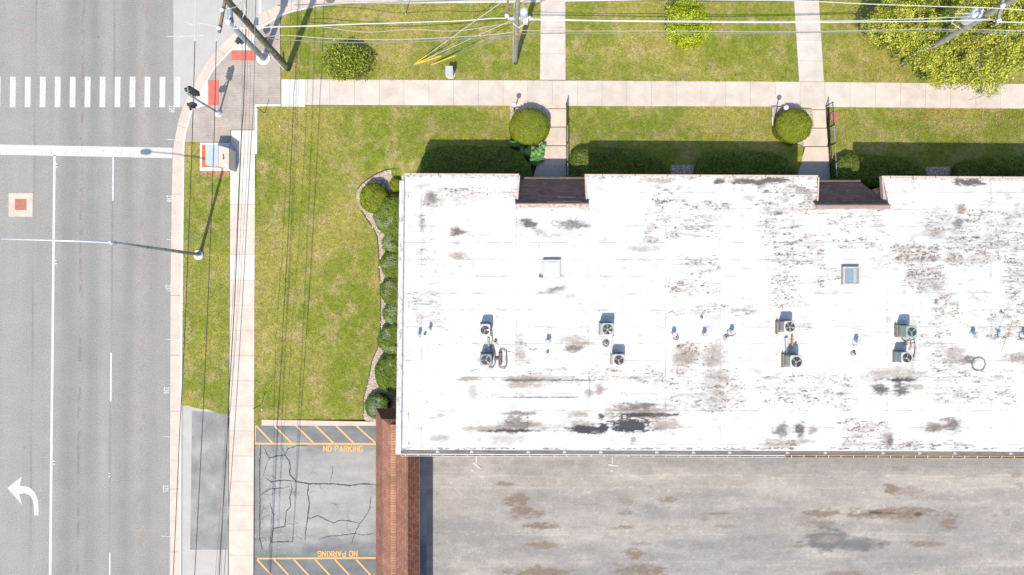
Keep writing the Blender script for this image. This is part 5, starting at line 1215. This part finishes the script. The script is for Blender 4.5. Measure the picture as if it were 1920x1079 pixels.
# drain at top
t = MB(); c = P(619, -2, .03); t.lathe(c, [(.3, -.02), (.3, 0)], 20); tag(t.build('storm_drain', MT['tar']), 'round dark drain grate in the gutter at the top edge', 'drain')
# lane reflectors
for x, y, l in ((107, 311, 'small raised lane reflector just below the stop line'), (105.5, 492, 'small raised lane reflector crossing under the street light arm'), (102, 868, 'small raised lane reflector beside the solid lane line above the turn arrow'), (205.5, 891, 'small raised lane reflector between two dashes of the broken lane line')):
    t = thing('lane_reflector', l, 'reflector', P(x, y, .006), 'raised lane reflectors'); c = P(x, y, .006)
    m = MB(); m.box((c.x, c.y + .07, .014), (.11, .09, .016)); m.box((c.x, c.y - .09, .014), (.11, .09, .016)); m.build('plates', MT['paint_white'], t); MB().box((c.x, c.y, .012), (.06, .07, .012)).build('lens', MT['dark'], t)
# stakes/sign posts
def post(px, py, h, label, mat, r=.022, sign=None, lean=(0, 0)):
    t = thing('sign_post', label, 'sign post', P(px, py, ZL), 'slim sign posts in the grass'); b = P(px, py, ZL); tp = b + Vector((lean[0], lean[1], h)); MB().tube([b, tp], r, 8).build('post', mat, t)
    if sign: MB().box(tp - Vector((0, 0, sign[1] / 2)) + Vector((0, -.03, 0)), (sign[0], .012, sign[1]), sign[2]).build('sign_plate', sign[3], t)
    MB().lathe(b, [(.05, -.02), (.045, .03), (.03, .05)], 8).build('socket', MT['galv_light'], t)
post(497, 213.5, 1.45, 'thin black post at the lawn corner next to the pavers', MT['black'])
post(490.5, 759.5, 1.35, 'thin black post at the lower left corner of the lawn', MT['black'])
post(761, 27, 2.2, 'grey sign post in the top lawn near the street', MT['galv_light'], .025, (.30, .42, R(20), MT['galv_light']))
# telecom pedestal
t = thing('telecom_pedestal', 'small grey topped telecom box on a round pale pad by the sidewalk', 'utility box', P(845, 141, ZL)); c = P(845, 141, 0)
MB().lathe(c, [(.29, ZL - .02), (.29, ZL + .06), (.27, ZL + .07)], 24).build('pad', MT['whitecon'], t)
zc = 1.05; a, b = P(835.5, 138, zc), P(848.5, 125, zc); cx, cy = (a.x + b.x) / 2, (a.y + b.y) / 2; W, D = b.x - a.x, b.y - a.y
MB().box((cx, cy, (zc + .12) / 2), (W - .02, D - .02, zc - .12)).build('body', MT['cab_beige'], t); MB().box((cx, cy, zc), (W + .02, D + .02, .04)).build('lid', MT['cab_top'], t)
# globe lamps
def globe(px, py, h, label):
    g_ = P(px, py, h); base = Vector((g_.x, g_.y, .15)); t = thing('globe_lamp', label, 'garden lamp', base, 'globe lamps by the entrance walks')
    MB().tube([base, Vector((g_.x, g_.y, h - .13))], .035, 10).build('post', MT['black'], t)
    m = MB(); n_ = 12; m.lathe(g_, [(max(.001, .145 * math.sin(math.pi * i / n_)), -.145 * math.cos(math.pi * i / n_)) for i in range(n_ + 1)], 24); m.build('globe', MT['lamp_glass'], t, smooth=True)
    MB().lathe(Vector((g_.x, g_.y, h - .17)), [(.05, 0), (.07, .03), (.06, .05)], 12).build('collar', MT['black'], t)
globe(964, 197.5, 1.8, 'white globe lamp at the left entrance walk'); globe(1474, 202.5, 1.95, 'white globe lamp at the right entrance walk')
# railings
def railing(xa, xb, label, y0=196, y1=338, ext=None):
    t = thing('handrail', label, 'railing', P((xa + xb) / 2, 265, .3), 'black railings beside the entrance steps'); ys_ = [y0, 241, 275, 310, y1]; zs = [.12, .25, .38, .51, .64]
    X = lambda y: xa + (xb - xa) * (y - y0) / (y1 - y0)
    for k in range(4):
        z = zs[k] + (.13 if k else 0); a = P(X(ys_[k]), ys_[k] + 1, z); b = P(X(ys_[k + 1]), ys_[k + 1] - 1, z); hgt = .88
        m = MB(); m.tube([a + Vector((0, 0, hgt)), b + Vector((0, 0, hgt))], .024, 6); m.build('top_rail', MT['galv'] if k else MT['black'], t)
        m = MB(); m.tube([a + Vector((0, 0, .1)), b + Vector((0, 0, .1))], .016, 6); m.build('bottom_rail', MT['black'], t)
        m = MB(); n_ = max(3, int((a - b).length / .12))
        for i in range(n_ + 1): p = a.lerp(b, i / n_); m.tube([p + Vector((0, 0, .1)), p + Vector((0, 0, hgt))], .010, 4)
        m.build('pickets', MT['black'], t)
        for e_ in (a, b): MB().tube([e_, e_ + Vector((0, 0, hgt + .05))], .03, 6).build('rail_post', MT['black'], t)
railing(1061.5, 1062.5, 'black railing beside the left entrance steps'); railing(1548.5, 1556, 'black railing beside the right entrance steps, next to the round lid', y0=199)

# ================================================================= PLANTS
def leaves(centers, normals, size, cols, rg, aspect=.6, flat=.5):
    n = len(centers); r = rg.normal(size=(n, 3)); r /= np.linalg.norm(r, axis=1)[:, None]
    nn = normals * flat + r * (1 - flat); nn /= np.linalg.norm(nn, axis=1)[:, None] + 1e-9
    t1 = np.cross(nn, rg.normal(size=(n, 3))); t1 /= np.linalg.norm(t1, axis=1)[:, None] + 1e-9; t2 = np.cross(nn, t1)
    s_ = (size * rg.uniform(.6, 1.35, n))[:, None]
    v = np.stack([centers - t1 * s_, centers - t2 * s_ * aspect + nn * s_ * .1, centers + t1 * s_, centers + t2 * s_ * aspect + nn * s_ * .1], 1).reshape(-1, 3)
    q = np.arange(n * 4).reshape(n, 4); c = np.repeat(cols, 4, axis=0)
    return v, q, c
def pal(n, rg, palette, jitter=.2):
    p = np.array(palette)[rg.integers(0, len(palette), n)]; return p * rg.uniform(1 - jitter, 1 + jitter, (n, 1))
def edge_dist(x, y, pl):
    d = np.full(len(x), 1e9); n = len(pl)
    for i in range(n):
        a = np.array(pl[i]); b = np.array(pl[(i + 1) % n]); ab = b - a
        t_ = np.clip(((x - a[0]) * ab[0] + (y - a[1]) * ab[1]) / (ab @ ab + 1e-9), 0, 1)
        d = np.minimum(d, np.hypot(x - a[0] - t_ * ab[0], y - a[1] - t_ * ab[1]))
    return d
def hedge(pl, zb, h, wrad, n, palette, seed, name, parent=None, leaf=.032, tuft=None, tcol=None, rough=.085, jit=.36):
    """clipped shrub: pl = world xy outline (of its widest level)"""
    rg = np.random.default_rng(seed); pl = [tuple(p) for p in pl]; m = len(pl)
    # resample outline
    P_ = []; 
    for i in range(m):
        a = np.array(pl[i]); b = np.array(pl[(i + 1) % m]); k = max(1, int(np.linalg.norm(b - a) / .15))
        for q in range(k): P_.append(a + (b - a) * q / k)
    P_ = np.array(P_); c = P_.mean(0)
    def prof(x, y):
        d = edge_dist(x, y, pl); u = np.clip(d / wrad, 0, 1); 
        z = h * (.58 + .42 * np.sqrt(np.clip(1 - (1 - u) ** 2, 0, 1))); return z
    def bump(x, y): return (fbm(x * 2.2 + 40, y * 2.2 + 40, seed, 3) - .5) * 2 * rough * 2 + (fbm(x * 7 + 10, y * 7 + 10, seed + 3, 2) - .5) * 2 * rough
    V = []; Q = []; ts = [1.0, .985, .95, .9, .82, .72, .6, .45, .3, .15, .02]; M = len(P_)
    low = P_ * .97 + c * .03; V.append(np.column_stack([low, np.full(M, zb - .1)]))
    for t_ in ts:
        p = c + (P_ - c) * t_; z = zb + prof(p[:, 0], p[:, 1]) + bump(p[:, 0], p[:, 1]) - .04; V.append(np.column_stack([p, z]))
    V = np.concatenate(V); nr = len(ts) + 1
    for r in range(nr - 1):
        i = np.arange(M); jn = (i + 1) % M; Q.append(np.stack([r * M + i, r * M + jn, (r + 1) * M + jn, (r + 1) * M + i], 1))
    Q = np.concatenate(Q); cc_ = np.tile(np.array(palette[0]) * .5, (len(V), 1))
    # leaves
    a = rg.integers(0, M, n); t_ = 1 - rg.power(1.7, n) * 0 - rg.random(n) ** 1.0 * 0; t_ = np.sqrt(rg.random(n)); f_ = rg.random(n)[:, None]; PA = P_[a] * (1 - f_) + P_[(a + 1) % M] * f_; p = c + (PA - c) * t_[:, None] + rg.normal(0, .02, (n, 2))
    sidem = rg.random(n) < .22; p[sidem] = (c + (PA - c) * rg.uniform(.97, 1.01, (n, 1)))[sidem]
    z = prof(p[:, 0], p[:, 1]) + bump(p[:, 0], p[:, 1]) + rg.normal(0, .012, n); z[sidem] = rg.uniform(.05, 1, sidem.sum()) * h * .55
    e = .03; gx = (prof(p[:, 0] + e, p[:, 1]) - prof(p[:, 0] - e, p[:, 1])) / (2 * e); gy = (prof(p[:, 0], p[:, 1] + e) - prof(p[:, 0], p[:, 1] - e)) / (2 * e)
    nn = np.column_stack([-gx, -gy, np.ones(n)]); out = p - c; nn[sidem] = np.column_stack([out, np.zeros(n)])[sidem]; nn /= np.linalg.norm(nn, axis=1)[:, None] + 1e-9
    cols = pal(n, rg, palette, jit); cols *= (.8 + .45 * fbm(p[:, 0] * 3 + 50, p[:, 1] * 3 + 50, seed + 9, 3))[:, None]
    if tuft:
        for (tx, ty, tr) in tuft:
            d = np.hypot(p[:, 0] - tx, p[:, 1] - ty); mk = (d < tr * rg.uniform(.3, 1.2, n)) & (rg.random(n) < .38); cols[mk] = np.array(tcol) * rg.uniform(.7, 1.2, (mk.sum(), 1)); z[mk] += .03
    v, q, cl_ = leaves(np.column_stack([p, zb + z]), nn, leaf, cols, rg, .6, .66)
    v2 = np.concatenate([V, v]); q2 = np.concatenate([Q, q + len(V)]); c2 = np.concatenate([cc_, cl_])
    lo = v2.min(0); hi = v2.max(0)
    return fast_mesh(name, v2, q2, c2, MT['leaf'], parent, origin=((lo[0] + hi[0]) / 2, (lo[1] + hi[1]) / 2, zb))
GY = [(.165, .205, .012), (.19, .225, .014), (.14, .18, .012), (.21, .225, .025)]
GG = [(.135, .185, .022), (.155, .20, .024), (.11, .16, .02)]
GD = [(.10, .16, .035), (.12, .18, .04), (.08, .135, .03)]
def circ(cx, cy, rx, ry, z, n=28, jit=.03, seed=0):
    rr = random.Random(seed); return [tuple(P(cx + rx * math.cos(2 * math.pi * i / n) * (1 + rr.uniform(-jit, jit)), cy + ry * math.sin(2 * math.pi * i / n) * (1 + rr.uniform(-jit, jit)), z)[:2]) for i in range(n)]
o = hedge(circ(992, 239, 38, 34.5, .9, jit=.04, seed=1), .22, 1.25, .75, 26000, GY, 1, 'round_bush'); tag(o, 'large clipped round bush beside the left entrance steps, brown patch on its edge', 'bush', 'clipped round bushes by the steps')
c = P(985, 211, 1.0); rg_ = np.random.default_rng(5); pt_ = np.column_stack([c.x + rg_.normal(0, .17, 420), c.y + rg_.normal(0, .10, 420), rg_.uniform(.95, 1.28, 420)]); v, q, cl_ = leaves(pt_, np.tile([0, .3, 1.], (420, 1)), .035, pal(420, rg_, [(.30, .17, .10), (.22, .13, .08)]), rg_, .4)
fast_mesh('withered_patch', v, q, cl_, MT['leaf'], o)
o = hedge(circ(1487.5, 237.5, 33.5, 31.5, .9, jit=.04, seed=2), .22, 1.2, .75, 24000, GY, 2, 'round_bush'); tag(o, 'large clipped round bush in the stone edged bed by the right entrance steps', 'bush', 'clipped round bushes by the steps')
# west row
TU = lambda *a: [(P(x, y, .8).x, P(x, y, .8).y, r) for x, y, r in a]; TC = (.27, .33, .19)
wr = [((700, 371, 26.5, 29, .9), GY, 'round yellow green shrub at the top of the row beside the west wall', 1.1, None), ((741, 347, 11, 11, .6), GY, 'smallest round shrub tucked at the corner of the building', .6, None),
      ((740, 406, 40, 36, .9), GG, 'large shrub right below the round yellow green one in the west row', 1.1, TU((708, 415, .35), (733, 415, .25), (722, 425, .2))), ((741, 456, 27, 20, .8), GG, 'third shrub of the west row, topped with pale tufts', .95, TU((728, 445, .3), (722, 460, .3), (733, 465, .25))), ((743, 496, 31, 28, .8), GG, 'shrub of the west row level with the white skylight', 1.0, TU((735, 490, .35), (724, 500, .2))),
      ((742, 547, 31, 26, .8), GG, 'shrub of the west row below the level of the white skylight', 1.0, TU((732, 535, .3), (727, 550, .2))), ((742, 589, 27, 20, .8), GG, 'small tufted shrub squeezed in the middle of the lower west row', .9, TU((730, 575, .35), (737, 583, .3), (730, 605, .35))), ((743, 637, 36, 28, .85), GG, 'shrub of the west row level with the leftmost air conditioner', 1.0, TU((723, 627, .35), (722, 655, .25), (738, 655, .2))),
      ((741, 701, 40, 36, .9), GG, 'large plain shrub, second from the bottom of the west row', 1.1, TU((716, 690, .15), (735, 683, .12))), ((708, 762, 23.5, 24, .5), GD, 'small dark green shrub at the corner of the russet roof', .75, TU((705, 755, .4), (700, 770, .25)))]
for i, (a, pa, lb, h_, tf) in enumerate(wr):
    a = (a[0] + (2 if a[2] > 24 and a[0] > 730 else 0), a[1], a[2] * (1.06 if a[0] > 730 else 1), a[3] * (1.1 if a[0] > 730 else 1), a[4]); o = hedge(circ(*a, jit=.05, seed=10 + i), ZL, h_, .6 if a[2] > 15 else .3, int(9 * a[2] * a[3]) + 1500, pa, 20 + i, 'shrub', tuft=tf, tcol=TC); tag(o, lb, 'shrub', 'clipped shrubs along the west wall')
def hp(pts, z=1.35): return [tuple(P(x, y, z)[:2]) for x, y in pts]
HD = [([(776, 346), (779, 322), (790, 295), (802, 281), (828, 273), (880, 271), (950, 274), (978, 286), (993, 308), (1001, 335), (1001, 347)], 'long dark hedge at the left end, between the west corner and the left entrance'),
      ([(1064, 347), (1066, 312), (1070, 288), (1084, 277), (1120, 275), (1165, 277), (1211, 285), (1239, 299), (1259, 318), (1264, 347)], 'dark hedge just right of the left entrance railing'), ([(1303, 347), (1306, 312), (1318, 293), (1340, 285), (1400, 283), (1450, 286), (1478, 297), (1494, 318), (1498, 347)], 'dark hedge just left of the right entrance'),
      ([(1566, 350), (1566, 308), (1576, 293), (1592, 288), (1650, 291), (1706, 297), (1730, 308), (1744, 328), (1744, 350)], 'dark hedge just right of the right entrance railing'), ([(1793, 350), (1797, 311), (1816, 300), (1870, 296), (1940, 294), (2010, 300), (2020, 350)], 'dark hedge cut off by the right edge of the picture')]
for i, (pl, lb) in enumerate(HD):
    o = hedge(hp(pl), .5, 1.0, .55, 16000, GG, 50 + i, 'hedge', leaf=.035, jit=.3); tag(o, lb, 'hedge', 'clipped hedges along the north wall')
# broad-leaf plant
def broadleaf(spots, label, zb, cols, size, seed, name='broadleaf_plant', cat='plant'):
    rg = np.random.default_rng(seed); mb = MB(); C_ = []
    for x, y, r in spots:
        c = P(x, y, zb + .35); a0 = rg.uniform(0, 6); k_ = 9; col = np.array(cols[rg.integers(0, len(cols))]) * rg.uniform(.75, 1.25)
        tx, ty = rg.uniform(-.45, .45, 2); n0 = len(mb.v); mb.v.append((c.x, c.y, c.z + .02 + rg.uniform(-.1, .1)))
        z0 = mb.v[-1][2]
        for i in range(k_):
            a = a0 + i * 2 * math.pi / k_; rr = r / M1 * (1.0 if i else .45) * rg.uniform(.85, 1.1); mb.v.append((c.x + rr * math.cos(a), c.y + rr * math.sin(a), z0 - .04 + tx * rr * math.cos(a) + ty * rr * math.sin(a) - .25 * rr))
        for i in range(k_): mb.f.append((n0, n0 + 1 + i, n0 + 1 + (i + 1) % k_))
        C_ += [col] * (k_ + 1)
        n1 = len(mb.v); mb.tube([(c.x, c.y, z0 - .02), (c.x + rg.uniform(-.1, .1), c.y + rg.uniform(-.1, .1), zb)], .012, 4); C_ += [np.array(cols[0])] * (len(mb.v) - n1)
    mb.c = np.array(C_); o = mb.build(name, MT['leaf'], origin=P(spots[0][0], spots[0][1], zb)); tag(o, label, cat); return o
rgs = np.random.default_rng(3); sp_ = []
for cx, cy, rx, ry, n_ in ((965, 272, 10, 6, 9), (985, 282, 14, 9, 20), (1005, 292, 13, 13, 34), (1000, 305, 9, 6, 10), (1015, 278, 6, 7, 8)):
    for k in range(n_): sp_.append((cx + rgs.uniform(-rx, rx), cy + rgs.uniform(-ry, ry), rgs.uniform(3.2, 5.5)))
broadleaf(sp_, 'broad leaved bright green plant below the left round bush', .42, [(.12, .26, .07), (.17, .33, .10), (.09, .21, .06)], .1, 8)
sp_ = [(1632 + rgs.uniform(-17, 17), 344 + rgs.uniform(-4, 5), rgs.uniform(1.5, 2.6)) for k in range(60)]
broadleaf(sp_, 'clump of small white flowers beside the right entrance roof', .6, [(.5, .5, .5), (.42, .45, .42), (.3, .36, .28)], .1, 9, 'flower_clump', 'flowers')
sp_ = [(1640 + rgs.uniform(-6, 8), 364 + rgs.uniform(-5, 4), rgs.uniform(1.8, 3)) for k in range(24)]
broadleaf(sp_, 'small green fern in the gap right of the slanting entrance roof', .6, [(.06, .13, .03), (.05, .10, .02)], .1, 19, 'fern')

# loose crowns ---------------------------------------------------------------
def crown(lobes, n, size, palette, seed, name, parent, shell=.55, thresh=.0):
    rg = np.random.default_rng(seed); L_ = np.array(lobes); wts = L_[:, 3] * L_[:, 4]; wts /= wts.sum(); k = rg.choice(len(L_), n, p=wts); d = rg.normal(size=(n, 3)); d /= np.linalg.norm(d, axis=1)[:, None]
    d[:, 2] = np.where(d[:, 2] < -.35, -d[:, 2], d[:, 2]); rad = (shell + (1 - shell) * rg.random(n) ** .6)
    bumpf = 1 + .30 * (fbm(d[:, 0] * 3 + k * 7 + 30, d[:, 1] * 3 + d[:, 2] * 2 + 30, seed, 3) - .5) * 2
    p = L_[k, :3] + d * L_[k, 3:6] * (rad * bumpf)[:, None]
    # clump: pull leaves to twig centres
    nc = max(40, n // 55); idx = rg.choice(n, nc, replace=False); ctr = p[idx]; own = rg.integers(0, nc, n)
    sc = np.array([.17, .17, .10]) * (size / .07)
    p = ctr[own] + rg.normal(size=(n, 3)) * sc
    dd = d[idx][own]; shade = rg.uniform(.55, 1.3, nc)[own]
    cols = pal(n, rg, palette, .18) * shade[:, None]
    v, q, c = leaves(p, dd * .6 + np.array([0, 0, .6]), size, cols, rg, .5, .45)
    return fast_mesh(name, v, q, c, MT['leaf'], parent)
def limbs(base, tips, r0, seed, parent, mat=None, name='limb'):
    rr = random.Random(seed)
    for tp in tips:
        tp = Vector(tp); b = Vector(base); pts = [b]
        for i in range(1, 6): f = i / 5; pts.append(b.lerp(tp, f) + Vector((rr.uniform(-.12, .12), rr.uniform(-.12, .12), rr.uniform(-.08, .08) + .25 * math.sin(f * 3.1))))
        MB().tube(pts, [r0 * (1 - .16 * i) for i in range(6)], 7).build(name, mat or MT['bark'], parent, smooth=True)
TG = [(.52, .50, .07), (.42, .46, .06), (.56, .54, .09), (.22, .30, .04), (.54, .46, .08), (.34, .40, .05), (.16, .22, .03)]
base = P(1805, 62, ZL); T1 = thing('maple_tree', 'big spreading yellow green tree in the top right corner', 'tree', base)
MB().tube([base, base + Vector((.05, .05, 1.0)), base + Vector((-.05, .1, 2.2))], [.24, .19, .16], 12).build('trunk', MT['bark'], T1, smooth=True)
lob = []
for x, y, z, rx, ry, rz in [(1760, 45, 2.7, 2.6, 2.2, 1.3), (1690, 20, 2.3, 1.7, 1.6, 1.2), (1665, 55, 2.2, 1.2, 1.3, 1.0), (1720, 100, 2.2, 1.6, 1.4, 1.1), (1800, 110, 2.4, 2.2, 1.6, 1.2), (1870, 70, 2.7, 2.2, 2.3, 1.4), (1850, 135, 2.1, 1.5, 1.1, .9), (1930, 40, 2.6, 2.0, 2.2, 1.3), (1900, 110, 2.2, 1.2, 1.1, 1.0), (1830, -10, 2.8, 2.6, 1.8, 1.4), (1730, -20, 2.5, 2.0, 1.5, 1.2), (1775, 145, 1.8, .9, .7, .7), (1845, 165, 1.7, .7, .6, .5)]:
    c = P(x, y, z); lob.append((c.x, c.y, z, rx * .92, ry * .92, rz))
crown(lob, 80000, .060, TG, 31, 'crown', T1, .5)
limbs(base + Vector((-.05, .1, 2.0)), [(l[0], l[1], l[2] + .3) for l in lob], .085, 5, T1)
tw = random.Random(8)
for k in range(26):
    l = lob[tw.randrange(len(lob))]; c = Vector((l[0] + tw.uniform(-1, 1), l[1] + tw.uniform(-.8, .8), l[2] + l[5] * .95)); d = Vector((tw.uniform(-1, 1), tw.uniform(-.2, 1), tw.uniform(-.1, .2))).normalized() * tw.uniform(.6, 1.3)
    MB().tube([c - d * .5, c + Vector((tw.uniform(-.1, .1), tw.uniform(-.1, .1), .05)), c + d * .5], [.022, .015, .008], 5).build('twig', MT['wood_grey'], T1)
base = P(1290, 52, ZL); T2 = thing('young_tree', 'small bright yellow green tree under the overhead wires', 'tree', base)
MB().tube([base, base + Vector((0, 0, 1.2)), base + Vector((.02, .02, 2.0))], [.07, .05, .03], 10).build('trunk', MT['bark'], T2, smooth=True)
lob2 = []
for x, y, z, rx, ry, rz in [(1288, 50, 1.3, 1.15, 1.25, 1.1), (1283, 22, 1.3, 1.0, .75, .9), (1290, 78, .8, .75, .5, .6), (1287, 45, 2.2, .7, .75, .6), (1270, 52, 1.0, .6, .8, .7), (1308, 50, 1.0, .6, .9, .7)]:
    c = P(x, y, z); lob2.append((c.x, c.y, z, rx * .92, ry * .92, rz))
crown(lob2, 15000, .055, [(.44, .50, .02), (.36, .45, .02), (.54, .55, .03), (.22, .31, .02)], 41, 'crown', T2, .6)
limbs(base + Vector((0, 0, .8)), [(l[0], l[1], l[2]) for l in lob2], .03, 6, T2)
base = P(651, 120, ZL); T3 = thing('leafy_shrub', 'loose dark green shrub touching the sidewalk near the street corner', 'shrub', base)
lob3 = []
for x, y, z, rx, ry, rz in [(648, 115, .7, 1.15, .85, .7), (630, 110, .6, .7, .6, .6), (670, 118, .6, .75, .8, .6), (655, 100, .7, .8, .5, .6), (640, 132, .45, .8, .4, .5), (672, 135, .4, .6, .35, .45)]:
    c = P(x, y, z); lob3.append((c.x, c.y, z, rx * .95, ry * .95, rz))
crown(lob3, 13000, .062, [(.17, .22, .025), (.25, .30, .03), (.09, .13, .02), (.36, .38, .06)], 42, 'foliage', T3, .5)
limbs(base, [(l[0], l[1], l[2] * .9) for l in lob3], .025, 7, T3, name='stem')

# grass blades and fallen leaves --------------------------------------------------
def blades():
    rg = np.random.default_rng(77); N = 330000; px = rg.uniform(340, 1960, N); py = rg.uniform(-8, 800, N)
    a = inpoly(px, py, LAWN_TOP) & ~((px > 1013) & (px < 1060)) & ~((px > 1487 + py * .065) & (px < 1534 + py * .073))
    b = inpoly(px, py, VERGE) & ~((px > 373) & (py < 323))
    c = inpoly(px, py, WEST)
    d = ((py > 202) & (py < 300)) & (((px > 699) & (px < 956)) | ((px > 1066) & (px < 1444)) | ((px > 1564) & (py > 206))) & ~inpoly(px, py, WB)
    e = d & (px > 1552) & (px < 1574) & (py < 234); ok = (a | b | c | d) & ~e; px, py = px[ok], py[ok]; n = len(px)
    z = np.where(py > 352, ZL, zlawn(px, py)); z = np.where(py < 160, ZL, z); z = z + .03; px = px + rg.normal(0, .8, n); py = py + rg.normal(0, .8, n); k = (H - z) / F; x = (px - 960) * k; y = -(py - 540) * k
    tone = fbm(px / 60 + 9, py / 60 + 9, 5, 3); f2 = fbm(px / 12, py / 12, 6, 3); straw = (f2 + rg.normal(0, .12, n) > .60)
    green = np.array([.145, .185, .022]); yel = np.array([.24, .22, .062]); col = green + (yel - green) * ss(tone + rg.normal(0, .1, n), .3, .7)[:, None]
    col[straw] = np.array([.33, .27, .14]); col *= rg.uniform(.65, 1.35, (n, 1))
    an = rg.uniform(0, 6.283, n); ln = rg.uniform(.03, .085, n); wd = rg.uniform(.006, .012, n); hgt = rg.uniform(.015, .05, n)
    dx, dy = np.cos(an), np.sin(an); bx, by = -dy * wd, dx * wd
    v = np.stack([np.column_stack([x - bx, y - by, z]), np.column_stack([x + bx, y + by, z]), np.column_stack([x + dx * ln, y + dy * ln, z + hgt])], 1).reshape(-1, 3)
    o = fast_mesh('grass_blades', v, np.arange(n * 3).reshape(n, 3), np.repeat(col, 3, axis=0), MT['blade']); o['kind'] = 'stuff'; o['label'] = 'short mown grass blades with straw coloured patches'
blades()
rg = np.random.default_rng(5); n = 420; px = np.concatenate([rg.uniform(1680, 1920, 300), rg.normal(1670, 30, 60), rg.uniform(900, 1920, 60)]); py = np.concatenate([203 + np.abs(rg.normal(0, 26, 300)), rg.normal(128, 14, 60), rg.uniform(205, 255, 60)]); py = np.clip(py, 60, 262)
zz = np.where(py > 200, zlawn(px, py), ZL) + .05; k = (H - zz) / F
v, q, c = leaves(np.column_stack([(px - 960) * k, -(py - 540) * k, zz]), np.tile([0, 0, 1.], (n, 1)), .045, pal(n, rg, [(.42, .15, .06), (.4, .26, .12), (.3, .1, .05), (.42, .3, .15)]), rg, .7, .8)
o = fast_mesh('fallen_leaves', v, q, c, MT['leaf']); o['kind'] = 'stuff'; o['label'] = 'scattered orange fallen leaves on the right lawn'
for x, y, c_, l in ((524.5, 238, (.45, .47, .5), 'scrap of white paper lying on the lawn near the paver corner'), (491, 769.5, (.45, .47, .48), 'scrap of white litter by the lower black post')):
    m = MB(); p = P(x, y, ZL + .05); m.v += [(p.x - .04, p.y + .08, p.z), (p.x + .02, p.y + .06, p.z + .02), (p.x + .05, p.y - .07, p.z + .01), (p.x - .01, p.y - .05, p.z + .03)]; m.f.append((0, 3, 2, 1)); tag(m.build('paper_scrap', MT['porcelain']), l, 'litter')

for o in bpy.data.objects:
    if '_o' in o: del o['_o']
